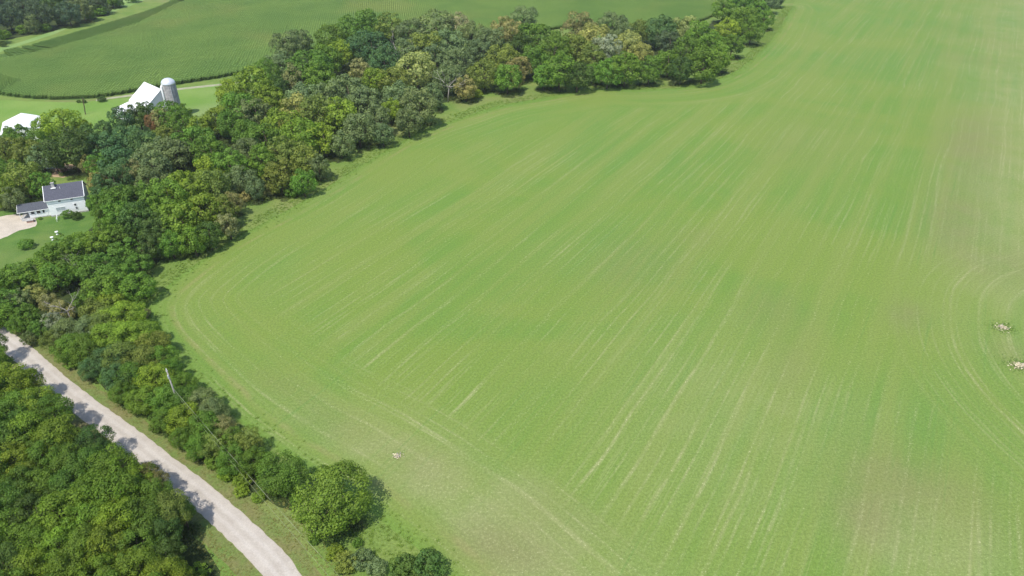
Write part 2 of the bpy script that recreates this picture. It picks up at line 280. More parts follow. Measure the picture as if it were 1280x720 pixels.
 (7.2,438.4,8.01,16.7,6.2,'e','b','belt','broad grey-green tree, twenty-second such from left in the long tree belt'),
 (14.5,383.3,9.76,19,6.2,'g','b','belt','broad mid-green tree, thirteenth such from left in the long tree belt'),
 (4.2,370.6,7.79,16.3,6.2,'d','b','belt','leftmost broad dark green tree in the long tree belt'),
 (22.0,362.5,8.47,17.5,6.2,'g','b','belt','broad mid-green tree, fourteenth such from left in the long tree belt'),
 (11.0,345.4,7.34,15.5,6.2,'g','b','belt','broad mid-green tree, twelfth such from left in the long tree belt'),
 (22.2,324.3,8.47,17.5,6.2,'g','b','belt','broad mid-green tree, fifteenth such from left in the long tree belt'),
 (30.4,323.0,6.94,14.9,6.2,'d','b','belt','rightmost broad dark green tree in the long tree belt'),
 (14.9,325.0,5.44,12.3,4.97,'g','b','belt','medium-sized mid-green tree, tenth such from left in the long tree belt'),
 (3.1,338.0,5.62,12.7,5.13,'n','b','belt','rightmost medium-sized tan-brown tree in the long tree belt'),
 (2.2,325.0,3.5,9.1,3.2,'n','b','belt','rightmost small tan-brown tree in the long tree belt'),
 (38.2,406.5,9.34,18.9,6.2,'n','b','belt','rightmost broad tan-brown tree in the long tree belt'),
 (43.4,381.9,8.86,18.1,6.2,'l','b','belt','broad pale yellow-green tree, third such from left in the long tree belt'),
 (33.3,370.6,7.79,16.3,6.2,'o','b','belt','broad olive green tree, seventh such from left in the long tree belt'),
 (58.3,419.7,8.19,17.0,6.2,'e','b','belt','broad grey-green tree, twenty-third such from left in the long tree belt'),
 (49.6,367.6,7.73,16.2,6.2,'w','b','belt','rightmost broad silvery grey tree in the long tree belt'),
 (41.0,348.1,7.39,15.6,6.2,'o','b','belt','broad olive green tree, eighth such from left in the long tree belt'),
 (61.4,377.4,7.04,15.1,6.2,'l','b','belt','broad pale yellow-green tree, fourth such from left in the long tree belt'),
 (62.0,403.4,6.54,14.2,5.97,'e','b','belt','rightmost broad grey-green tree in the long tree belt'),
 (67.2,364.9,5.57,12.6,5.09,'l','b','belt','only medium-sized pale yellow-green tree in the long tree belt'),
 (53.6,330.9,7.85,16.4,6.2,'g','b','belt','broad mid-green tree, seventeenth such from left in the long tree belt'),
 (45.1,328.0,6.26,13.7,5.71,'g','b','belt','broad mid-green tree, sixteenth such from left in the long tree belt'),
 (65.5,333.2,6.34,13.9,5.79,'g','b','belt','broad mid-green tree, eighteenth such from left in the long tree belt'),
 (39.9,334.8,4.78,11.2,4.37,'g','b','belt','medium-sized mid-green tree, eleventh such from left in the long tree belt'),
 (73.0,410.8,6.64,14.4,6.07,'o','b','belt','rightmost broad olive green tree in the long tree belt'),
 (83.2,399.7,9.21,18.7,6.2,'t','b','belt','rightmost broad blue-green tree in the long tree belt'),
 (84.7,382.1,7.12,15.2,6.2,'h','b','belt','leftmost broad dark bluish tree in the long tree belt'),
 (77.2,346.7,6.55,14.2,5.99,'g','b','belt','broad mid-green tree, nineteenth such from left in the long tree belt'),
 (100.2,415.7,7.65,16.1,6.2,'l','b','belt','rightmost broad pale yellow-green tree in the long tree belt'),
 (101.5,386.6,8.95,18.3,6.2,'g','b','belt','broad mid-green tree, twenty-first such from left in the long tree belt'),
 (104.8,370.6,7.79,16.3,6.2,'g','b','belt','broad mid-green tree, twenty-third such from left in the long tree belt'),
 (90.5,361.9,7.63,16.0,6.2,'g','b','belt','broad mid-green tree, twentieth such from left in the long tree belt'),
 (91.7,335.8,7.95,16.6,6.2,'g','b','belt','broad mid-green tree, twenty-second such from left in the long tree belt'),
 (81.0,334.2,5.96,13.2,5.45,'d','b','belt','rightmost medium-sized dark green tree in the long tree belt'),
 (103.8,352.4,6.65,14.4,6.07,'g','b','belt','broad mid-green tree, twenty-fourth such from left in the long tree belt'),
 (121.4,408.2,7.07,15.1,6.2,'y','b','belt','rightmost broad yellow-green tree in the long tree belt'),
 (118.4,382.6,6.25,13.7,5.7,'g','b','belt','broad mid-green tree, twenty-sixth such from left in the long tree belt'),
 (137.4,430.9,8.38,17.3,6.2,'g','b','belt','broad mid-green tree, twenty-eighth such from left in the long tree belt'),
 (154.7,462.5,7.36,15.6,6.2,'g','b','belt','rightmost broad mid-green tree in the long tree belt'),
 (136.8,410.8,6.64,14.4,6.07,'g','b','belt','broad mid-green tree, twenty-ninth such from left in the long tree belt'),
 (155.7,448.2,5.64,12.7,5.15,'g','b','belt','rightmost medium-sized mid-green tree in the long tree belt'),
 (173.5,495.9,6.16,13.6,5.63,'e','b','belt','rightmost medium-sized grey-green tree in the long tree belt'),
 (185.7,516.7,5.24,12.0,4.78,'h','b','belt','leftmost medium-sized dark bluish tree in the long tree belt'),
 (203.9,549.8,6.15,13.5,5.62,'h','b','belt','rightmost medium-sized dark bluish tree in the long tree belt'),
 (230.5,597.1,6.62,14.3,6.05,'h','b','belt','rightmost broad dark bluish tree in the long tree belt'),
 (152.8,495.7,8.92,18.2,6.2,'g','b','belt','broad mid-green tree, twenty-seventh such from left in the long tree belt'),
 (171.1,520.6,8.17,16.9,6.2,'g','b','belt','broad mid-green tree, thirtieth such from left in the long tree belt'),
 (135.1,466.9,7.42,15.7,6.2,'g','b','belt','broad mid-green tree, twenty-fifth such from left in the long tree belt'),
 (-125.2,166.5,4.61,8.2,3.63,'g','b','lane','medium-sized mid-green tree, fourth such from left in the roadside hedgerow'),
 (-122.2,169.6,4.21,7.7,3.32,'g','b','lane','small mid-green tree, eleventh such from left in the roadside hedgerow'),
 (-117.4,171.0,4.7,8.3,3.7,'y','b','lane','leftmost medium-sized yellow-green tree in the roadside hedgerow'),
 (-114.4,174.6,3.82,7.2,3.01,'g','b','lane','small mid-green tree, fifteenth such from left in the roadside hedgerow'),
 (-106.6,164.8,4.57,8.1,3.61,'g','b','lane','rightmost medium-sized mid-green tree in the roadside hedgerow'),
 (-100.5,159.6,3.58,6.8,2.82,'g','b','lane','small mid-green tree, twentieth such from left in the roadside hedgerow'),
 (-126.7,163.0,3.63,6.9,2.87,'g','b','lane','small mid-green tree, eighth such from left in the roadside hedgerow'),
 (-129.3,152.9,4.34,7.8,3.42,'g','b','lane','leftmost medium-sized mid-green tree in the roadside hedgerow'),
 (-125.2,154.9,4.38,7.9,3.45,'g','b','lane','medium-sized mid-green tree, second such from left in the roadside hedgerow'),
 (-119.2,152.9,4.34,7.8,3.42,'g','b','lane','medium-sized mid-green tree, third such from left in the roadside hedgerow'),
 (-116.6,157.2,3.98,7.4,3.14,'g','b','lane','small mid-green tree, tenth such from left in the roadside hedgerow'),
 (-115.7,162.5,2.72,5.7,2.15,'g','b','lane','small mid-green tree, thirteenth such from left in the roadside hedgerow'),
 (-109.1,156.1,4.84,8.5,3.81,'g','b','lane','medium-sized mid-green tree, fifth such from left in the roadside hedgerow'),
 (-102.5,151.9,5.17,8.9,4.08,'g','b','lane','medium-sized mid-green tree, seventh such from left in the roadside hedgerow'),
 (-95.6,148.0,4.24,7.7,3.34,'g','b','lane','small mid-green tree, nineteenth such from left in the roadside hedgerow'),
 (-103.0,146.2,4.62,8.2,3.64,'g','b','lane','medium-sized mid-green tree, sixth such from left in the roadside hedgerow'),
 (-106.3,143.6,3.32,6.5,2.62,'g','b','lane','small mid-green tree, twelfth such from left in the roadside hedgerow'),
 (-132.4,149.5,3.84,7.2,3.03,'g','b','lane','leftmost small mid-green tree in the roadside hedgerow'),
 (-124.8,141.9,3.69,7.0,2.91,'g','b','lane','small mid-green tree, third such from left in the roadside hedgerow'),
 (-122.6,143.6,3.32,6.5,2.62,'e','b','lane','leftmost small grey-green tree in the roadside hedgerow'),
 (-121.2,146.4,2.53,5.5,1.99,'l','b','lane','only small pale yellow-green tree in the roadside hedgerow'),
 (-115.6,142.8,2.49,5.4,1.96,'n','b','lane','leftmost small tan-brown tree in the roadside hedgerow'),
 (-109.9,138.4,2.84,5.9,2.24,'n','b','lane','small tan-brown tree, second such from left in the roadside hedgerow'),
 (-109.6,133.7,2.77,5.8,2.19,'w','b','lane','only small silvery grey tree in the roadside hedgerow'),
 (-116.9,135.6,2.78,5.8,2.19,'g','b','lane','small mid-green tree, fifth such from left in the roadside hedgerow'),
 (-111.6,131.8,2.73,5.7,2.15,'g','b','lane','small mid-green tree, seventh such from left in the roadside hedgerow'),
 (-118.4,137.7,2.83,5.9,2.23,'g','b','lane','small mid-green tree, sixth such from left in the roadside hedgerow'),
 (-100.9,137.8,3.63,6.9,2.86,'o','b','lane','small olive green tree, second such from left in the roadside hedgerow'),
 (-97.6,139.8,3.67,7.0,2.89,'y','b','lane','small yellow-green tree, third such from left in the roadside hedgerow'),
 (-92.5,134.6,4.36,7.9,3.44,'y','b','lane','rightmost medium-sized yellow-green tree in the roadside hedgerow'),
 (-96.5,132.9,3.94,7.3,3.1,'o','b','lane','small olive green tree, third such from left in the roadside hedgerow'),
 (-91.3,140.8,1.65,2.2,1.27,'n','s','lane','only low bushy tan-brown shrub in the roadside hedgerow'),
 (-94.6,144.7,2.11,2.8,1.62,'g','s','lane','low bushy mid-green shrub, third such from left in the roadside hedgerow'),
 (-98.7,129.8,3.87,7.2,3.05,'e','b','lane','small grey-green tree, fourth such from left in the roadside hedgerow'),
 (-103.3,130.0,3.49,6.7,2.75,'e','b','lane','small grey-green tree, third such from left in the roadside hedgerow'),
 (-105.6,127.2,2.68,5.7,2.11,'o','b','lane','leftmost small olive green tree in the roadside hedgerow'),
 (-99.5,123.5,3.37,6.6,2.66,'g','b','lane','small mid-green tree, ninth such from left in the roadside hedgerow'),
 (-95.0,122.7,3.73,7.0,2.94,'g','b','lane','small mid-green tree, fourteenth such from left in the roadside hedgerow'),
 (-92.2,125.9,4.17,7.6,3.29,'y','b','lane','small yellow-green tree, second such from left in the roadside hedgerow'),
 (-89.2,126.8,4.57,8.1,3.6,'y','b','lane','medium-sized yellow-green tree, second such from left in the roadside hedgerow'),
 (-85.4,128.0,3.84,7.2,3.02,'y','b','lane','small yellow-green tree, fourth such from left in the roadside hedgerow'),
 (-81.4,124.6,3.39,6.6,2.68,'o','b','lane','small olive green tree, sixth such from left in the roadside hedgerow'),
 (-85.5,119.6,4.03,7.4,3.18,'o','b','lane','small olive green tree, fourth such from left in the roadside hedgerow'),
 (-88.9,119.5,3.3,6.5,2.6,'t','b','lane','small blue-green tree, second such from left in the roadside hedgerow'),
 (-92.1,117.2,2.54,5.5,2.0,'t','b','lane','leftmost small blue-green tree in the roadside hedgerow'),
 (-98.9,121.1,1.68,2.3,1.29,'g','s','lane','leftmost low bushy mid-green shrub in the roadside hedgerow'),
 (-80.4,118.5,4.01,7.4,3.16,'o','b','lane','small olive green tree, fifth such from left in the roadside hedgerow'),
 (-77.4,119.5,3.3,6.5,2.6,'g','b','lane','small mid-green tree, twenty-second such from left in the roadside hedgerow'),
 (-74.0,115.4,2.87,5.9,2.26,'g','b','lane','small mid-green tree, twenty-fourth such from left in the roadside hedgerow'),
 (-69.9,112.0,2.47,5.4,1.94,'g','b','lane','small mid-green tree, twenty-seventh such from left in the roadside hedgerow'),
 (-84.7,114.1,3.21,6.4,2.53,'t','b','lane','rightmost small blue-green tree in the roadside hedgerow'),
 (-80.3,113.4,3.54,6.8,2.79,'g','b','lane','small mid-green tree, eighteenth such from left in the roadside hedgerow'),
 (-75.9,112.9,3.53,6.8,2.79,'y','b','lane','small yellow-green tree, sixth such from left in the roadside hedgerow'),
 (-89.0,116.4,1.82,2.5,1.4,'g','s','lane','low bushy mid-green shrub, second such from left in the roadside hedgerow'),
 (-81.8,109.2,2.08,4.9,1.64,'g','b','lane','small mid-green tree, sixteenth such from left in the roadside hedgerow'),
 (-77.9,106.8,2.38,5.3,1.88,'g','b','lane','small mid-green tree, seventeenth such from left in the roadside hedgerow'),
 (-75.1,106.6,3.07,6.2,2.42,'y','b','lane','small yellow-green tree, fifth such from left in the roadside hedgerow'),
 (-70.7,106.4,3.4,6.6,2.68,'g','b','lane','small mid-green tree, twenty-third such from left in the roadside hedgerow'),
 (-66.7,105.5,3.39,6.6,2.67,'g','b','lane','small mid-green tree, twenty-sixth such from left in the roadside hedgerow'),
 (-63.6,105.7,3.05,6.2,2.41,'e','b','lane','small grey-green tree, fifth such from left in the roadside hedgerow'),
 (-60.0,102.9,3.0,6.1,2.37,'e','b','lane','rightmost small grey-green tree in the roadside hedgerow'),
 (-57.2,99.2,2.29,5.2,1.8,'n','b','lane','rightmost small tan-brown tree in the roadside hedgerow'),
 (-60.3,98.7,3.25,6.4,2.56,'g','b','lane','small mid-green tree, twenty-ninth such from left in the roadside hedgerow'),
 (-64.8,100.5,3.28,6.5,2.59,'y','b','lane','rightmost small yellow-green tree in the roadside hedgerow'),
 (-69.1,101.3,2.64,5.6,2.08,'g','b','lane','small mid-green tree, twenty-first such from left in the roadside hedgerow'),
 (-71.3,101.5,1.67,2.2,1.28,'g','s','lane','low bushy mid-green shrub, fourth such from left in the roadside hedgerow'),
 (-63.7,96.5,2.24,5.1,1.76,'g','b','lane','small mid-green tree, twenty-fifth such from left in the roadside hedgerow'),
 (-59.8,94.0,2.53,5.5,1.99,'g','b','lane','small mid-green tree, twenty-eighth such from left in the roadside hedgerow'),
 (-56.5,94.2,2.85,5.9,2.24,'o','b','lane','small olive green tree, seventh such from left in the roadside hedgerow'),
 (-53.6,95.2,2.55,5.5,2.01,'g','b','lane','small mid-green tree, thirtieth such from left in the roadside hedgerow'),
 (-50.7,94.1,3.16,6.3,2.49,'o','b','lane','rightmost small olive green tree in the roadside hedgerow'),
 (-51.9,90.5,3.08,6.2,2.43,'g','b','lane','small mid-green tree, thirty-first such from left in the roadside hedgerow'),
 (-56.4,92.2,1.89,2.5,1.46,'g','s','lane','low bushy mid-green shrub, fifth such from left in the roadside hedgerow'),
 (-52.9,89.0,1.85,2.5,1.43,'y','s','lane','leftmost low bushy yellow-green shrub in the roadside hedgerow'),
 (-49.6,87.9,1.84,2.5,1.42,'y','s','lane','low bushy yellow-green shrub, third such from left in the roadside hedgerow'),
 (-48.1,90.4,2.47,5.4,1.95,'g','b','lane','rightmost small mid-green tree in the roadside hedgerow'),
 (-42.0,86.1,4.18,7.6,3.3,'g','b','lane','rounded mid-green tree just left of the largest hedgerow-end tree'),
 (-49.0,85.1,1.36,1.8,1.04,'y','s','lane','low bushy yellow-green shrub, second such from left in the roadside hedgerow'),
 (-45.7,83.8,1.2,1.6,0.92,'y','s','lane','low bushy yellow-green shrub, fourth such from left in the roadside hedgerow'),
 (-30.3,78.8,6.65,11.0,5.62,'m','b','lane','large round olive-lime tree standing nearest the bend of the road at hedgerow end'),
 (-27.0,69.7,2.16,2.9,1.66,'o','s','lane','only low bushy olive green shrub in the roadside hedgerow'),
 (-24.6,70.6,2.04,2.7,1.57,'e','s','lane','leftmost low bushy grey-green shrub in the roadside hedgerow'),
 (-22.0,69.2,1.75,2.4,1.35,'e','s','lane','rightmost low bushy grey-green shrub in the roadside hedgerow'),
 (-17.4,68.9,2.68,3.6,2.06,'d','s','lane','only low bushy dark green shrub in the roadside hedgerow'),
 (-13.6,69.3,2.95,4.0,2.27,'d','s','lane','dark green bush alone at the hayfield edge, rightmost at the bottom'),
 (-29.1,72.3,1.65,2.2,1.27,'y','s','lane','rightmost low bushy yellow-green shrub in the roadside hedgerow'),
 (-36.6,79.4,1.16,1.6,0.89,'g','s','lane','low bushy mid-green shrub, seventh such from left in the roadside hedgerow'),
 (-33.5,75.0,1.13,1.5,0.87,'g','s','lane','low bushy mid-green shrub, eighth such from left in the roadside hedgerow'),
 (-26.1,74.4,0.98,1.3,0.75,'g','s','lane','rightmost low bushy mid-green shrub in the roadside hedgerow'),
 (-38.7,83.4,1.19,1.6,0.92,'g','s','lane','low bushy mid-green shrub, sixth such from left in the roadside hedgerow'),
 (-123.3,136.9,3.02,6.1,2.38,'g','b','lane','small mid-green tree, second such from left in the roadside hedgerow'),
 (-118.1,133.7,1.98,4.8,1.56,'g','b','lane','small mid-green tree, fourth such from left in the roadside hedgerow'),
 (-124.4,134.0,2.38,5.3,1.88,'y','b','lane','leftmost small yellow-green tree in the roadside hedgerow'),
 (-112.7,128.9,1.55,4.2,1.22,'e','b','lane','small grey-green tree, second such from left in the roadside hedgerow'),
 (-103.0,107.4,4.4,10.6,4.02,'y','b','wood','only medium-sized yellow-green tree in the wood below the road'),
 (-101.0,109.5,3.1,8.4,2.83,'y','b','wood','small yellow-green tree, second such from left in the wood below the road'),
 (-96.9,100.4,4.23,10.3,3.86,'g','b','wood','small mid-green tree, seventh such from left in the wood below the road'),
 (-93.8,101.9,3.61,9.3,3.3,'y','b','wood','small yellow-green tree, fourth such from left in the wood below the road'),
 (-89.7,100.1,3.57,9.2,3.27,'g','b','wood','small mid-green tree, thirteenth such from left in the wood below the road'),
 (-94.0,93.2,4.35,10.5,3.97,'g','b','wood','rightmost medium-sized mid-green tree in the wood below the road'),
 (-90.3,94.5,4.07,10.1,3.72,'y','b','wood','small yellow-green tree, third such from left in the wood below the road'),
 (-84.6,92.8,4.03,10.0,3.68,'y','b','wood','small yellow-green tree, fifth such from left in the wood below the road'),
 (-78.0,92.7,3.11,8.4,2.84,'d','b','wood','small dark green tree, third such from left in the wood below the road'),
 (-84.6,88.2,3.91,9.8,3.57,'g','b','wood','small mid-green tree, tenth such from left in the wood below the road'),
 (-88.2,86.7,3.87,9.7,3.53,'y','b','wood','leftmost small yellow-green tree in the wood below the road'),
 (-79.7,87.2,3.59,9.2,3.28,'g','b','wood','small mid-green tree, fourteenth such from left in the wood below the road'),
 (-75.4,86.1,3.56,9.2,3.25,'g','b','wood','small mid-green tree, sixteenth such from left in the wood below the road'),
 (-70.5,84.6,4.11,10.1,3.75,'v','b','wood','small bright lime-green tree, eighth such from left in the wood below the road'),
 (-66.6,83.4,3.21,8.6,2.93,'v','b','wood','rightmost small bright lime-green tree in the wood below the road'),
 (-65.5,85.7,2.08,6.7,1.9,'n','b','wood','leftmost small tan-brown tree in the wood below the road'),
 (-63.0,84.4,1.77,6.2,1.62,'n','b','wood','rightmost small tan-brown tree in the wood below the road'),
 (-61.6,80.0,3.13,8.5,2.86,'g','b','wood','small mid-green tree, twenty-first such from left in the wood below the road'),
 (-66.5,79.2,4.23,10.3,3.87,'v','b','wood','small bright lime-green tree, tenth such from left in the wood below the road'),
 (-71.2,79.8,3.97,9.9,3.63,'v','b','wood','small bright lime-green tree, sixth such from left in the wood below the road'),
 (-75.7,81.0,3.72,9.5,3.4,'g','b','wood','small mid-green tree, fifteenth such from left in the wood below the road'),
 (-80.4,82.0,3.75,9.5,3.42,'g','b','wood','small mid-green tree, eleventh such from left in the wood below the road'),
 (-84.5,81.0,3.72,9.5,3.4,'g','b','wood','small mid-green tree, eighth such from left in the wood below the road'),
 (-85.2,77.9,3.64,9.3,3.33,'g','b','wood','small mid-green tree, fifth such from left in the wood below the road'),
 (-79.3,76.3,3.6,9.3,3.29,'d','b','wood','small dark green tree, second such from left in the wood below the road'),
 (-74.3,75.4,3.85,9.7,3.52,'v','b','wood','small bright lime-green tree, third such from left in the wood below the road'),
 (-69.2,74.3,3.82,9.6,3.49,'v','b','wood','small bright lime-green tree, fifth such from left in the wood below the road'),
 (-64.8,74.3,3.82,9.6,3.49,'v','b','wood','small bright lime-green tree, ninth such from left in the wood below the road'),
 (-60.7,75.0,3.57,9.2,3.26,'g','b','wood','small mid-green tree, nineteenth such from left in the wood below the road'),
 (-57.3,76.7,3.06,8.4,2.8,'o','b','wood','only small olive green tree in the wood below the road'),
 (-55.7,77.4,1.83,6.3,1.67,'g','b','wood','rightmost small mid-green tree in the wood below the road'),
 (-56.7,73.3,2.72,7.8,2.48,'d','b','wood','small dark green tree, fourth such from left in the wood below the road'),
 (-59.8,70.2,3.44,9.0,3.14,'g','b','wood','small mid-green tree, eighteenth such from left in the wood below the road'),
 (-63.5,69.4,3.68,9.4,3.36,'y','b','wood','small yellow-green tree, seventh such from left in the wood below the road'),
 (-67.3,68.9,3.67,9.4,3.35,'y','b','wood','small yellow-green tree, sixth such from left in the wood below the road'),
 (-71.8,69.4,3.68,9.4,3.36,'v','b','wood','small bright lime-green tree, second such from left in the wood below the road'),
 (-76.4,70.2,3.44,9.0,3.14,'g','b','wood','small mid-green tree, ninth such from left in the wood below the road'),
 (-81.3,72.0,3.49,9.1,3.19,'g','b','wood','small mid-green tree, sixth such from left in the wood below the road'),
 (-78.4,66.7,3.35,8.8,3.06,'d','b','wood','leftmost small dark green tree in the wood below the road'),
 (-73.6,65.5,3.57,9.2,3.26,'v','b','wood','leftmost small bright lime-green tree in the wood below the road'),
 (-67.2,65.0,3.56,9.2,3.25,'v','b','wood','small bright lime-green tree, fourth such from left in the wood below the road'),
 (-62.2,64.7,3.55,9.2,3.24,'v','b','wood','small bright lime-green tree, seventh such from left in the wood below the road'),
 (-57.2,65.6,3.33,8.8,3.04,'y','b','wood','small yellow-green tree, eighth such from left in the wood below the road'),
 (-54.4,68.4,2.88,8.0,2.63,'d','b','wood','rightmost small dark green tree in the wood below the road'),
 (-50.3,68.0,1.87,2.5,1.44,'y','s','wood','only low bushy yellow-green shrub in the wood below the road'),
 (-53.0,64.4,3.04,8.3,2.78,'y','b','wood','small yellow-green tree, ninth such from left in the wood below the road'),
 (-114.7,122.0,1.69,2.3,1.3,'d','s','wood','only low bushy dark green shrub in the wood below the road'),
 (-111.0,112.8,4.55,10.8,4.15,'g','b','wood','medium-sized mid-green tree, fourth such from left in the wood below the road'),
 (-105.1,102.6,4.93,11.5,4.5,'g','b','wood','medium-sized mid-green tree, second such from left in the wood below the road'),
 (-99.7,93.0,4.64,11.0,4.24,'g','b','wood','leftmost medium-sized mid-green tree in the wood below the road'),
 (-93.6,84.4,4.39,10.6,4.01,'g','b','wood','medium-sized mid-green tree, third such from left in the wood below the road'),
 (-88.9,76.0,4.14,10.2,3.78,'g','b','wood','leftmost small mid-green tree in the wood below the road'),
 (-84.0,68.4,3.91,9.8,3.57,'g','b','wood','small mid-green tree, second such from left in the wood below the road'),
 (-75.1,60.2,4.15,10.2,3.79,'g','b','wood','small mid-green tree, fourth such from left in the wood below the road'),
 (-67.7,59.5,4.13,10.1,3.77,'g','b','wood','small mid-green tree, twelfth such from left in the wood below the road'),
 (-60.4,58.9,4.11,10.1,3.75,'g','b','wood','small mid-green tree, seventeenth such from left in the wood below the road'),
 (-53.7,59.5,4.13,10.1,3.77,'g','b','wood','small mid-green tree, twentieth such from left in the wood below the road'),
 (-48.0,60.8,2.96,8.2,2.7,'y','b','wood','rightmost small yellow-green tree in the wood below the road'),
 (-116.2,122.3,2.97,8.2,2.71,'g','b','wood','small mid-green tree, third such from left in the wood below the road'),
 (-51.4,64.9,2.05,6.6,1.87,'y','b','wood','small yellow-green tree, tenth such from left in the wood below the road'),
]

# ------------------------------------------------------------------ helpers
COL = scene.collection

def tag(o, label=None, cat=None, group=None, kind=None):
    if label: o['label'] = label
    if cat: o['category'] = cat
    if group: o['group'] = group
    if kind: o['kind'] = kind
    return o

def empty(name, loc, rz=0.0):
    o = bpy.data.objects.new(name, None)
    o.location = loc
    o.rotation_euler = (0, 0, rz)
    o.empty_display_size = 0.5
    COL.objects.link(o)
    return o

def link(name, me, parent=None, mat=None):
    o = bpy.data.objects.new(name, me)
    COL.objects.link(o)
    if parent: o.parent = parent
    if mat and not me.materials: me.materials.append(mat)
    return o

def mesh_np(name, verts, faces, mat=None, attrs=None, smooth=False):
    """verts (n,3), faces (m,k) arrays"""
    me = bpy.data.meshes.new(name)
    verts = np.asarray(verts, np.float32)
    faces = np.asarray(faces, np.int32)
    k = faces.shape[1]
    me.vertices.add(len(verts)); me.vertices.foreach_set("co", verts.ravel())
    me.loops.add(faces.size); me.loops.foreach_set("vertex_index", faces.ravel())
    me.polygons.add(len(faces))
    me.polygons.foreach_set("loop_start", np.arange(0, faces.size, k, dtype=np.int32))
    if smooth: me.polygons.foreach_set("use_smooth", np.ones(len(faces), bool))
    for an, dom, arr in (attrs or []):
        a = me.attributes.new(an, 'FLOAT', dom)
        a.data.foreach_set("value", np.asarray(arr, np.float32).ravel())
    me.update(calc_edges=True)
    if mat: me.materials.append(mat)
    return me

class MB:
    """collects boxes, prisms and tubes for one mesh"""
    def __init__(s): s.bm = bmesh.new()
    def box(s, c, d, rz=0.0):
        m = Matrix.Translation(c) @ Matrix.Rotation(rz, 4, 'Z') @ Matrix.Diagonal((d[0], d[1], d[2], 1))
        bmesh.ops.create_cube(s.bm, size=1, matrix=m); return s
    def bb(s, x0, x1, y0, y1, z0, z1):
        return s.box(((x0+x1)/2, (y0+y1)/2, (z0+z1)/2), (x1-x0, y1-y0, z1-z0))
    def poly(s, pts, thick):
        """slab from a planar polygon extruded against its normal"""
        v = [Vector(p) for p in pts]
        n = (v[1]-v[0]).cross(v[2]-v[0]).normalized()
        a = [s.bm.verts.new(p) for p in v]
        b = [s.bm.verts.new(p - n*thick) for p in v]
        s.bm.faces.new(a); s.bm.faces.new(b[::-1])
        for i in range(len(v)):
            j = (i+1) % len(v)
            s.bm.faces.new((a[j], a[i], b[i], b[j]))
        return s
    def tube(s, pts, rad, seg=8, caps=True):
        pts = [Vector(p) for p in pts]
        rings = []
        for i, p in enumerate(pts):
            d = (pts[min(i+1, len(pts)-1)] - pts[max(i-1, 0)]).normalized()
            u = d.orthogonal().normalized(); w = d.cross(u)
            r = rad[i] if isinstance(rad, (list, tuple)) else rad
            rings.append([s.bm.verts.new(p + (u*cos(2*pi*k/seg) + w*sin(2*pi*k/seg))*r) for k in range(seg)])
        for a, b in zip(rings, rings[1:]):
            for k in range(seg):
                s.bm.faces.new((a[k], a[(k+1) % seg], b[(k+1) % seg], b[k]))
        if caps:
            s.bm.faces.new(rings[0][::-1]); s.bm.faces.new(rings[-1])
        return s
    def lathe(s, prof, seg=32, c=(0, 0)):
        rings = []
        for r, z in prof:
            rings.append([s.bm.verts.new((c[0]+r*cos(2*pi*k/seg), c[1]+r*sin(2*pi*k/seg), z)) for k in range(seg)])
        for a, b in zip(rings, rings[1:]):
            for k in range(seg):
                s.bm.faces.new((a[k], a[(k+1) % seg], b[(k+1) % seg], b[k]))
        s.bm.faces.new(rings[0][::-1]); s.bm.faces.new(rings[-1])
        return s
    def mesh(s, name, mat, smooth=False):
        bmesh.ops.recalc_face_normals(s.bm, faces=s.bm.faces)
        me = bpy.data.meshes.new(name); s.bm.to_mesh(me); s.bm.free()
        if smooth: me.polygons.foreach_set("use_smooth", [True]*len(me.polygons))
        me.materials.append(mat); return me
    def build(s, name, mat, parent=None, smooth=False):
        return link(name, s.mesh(name, mat, smooth), parent)

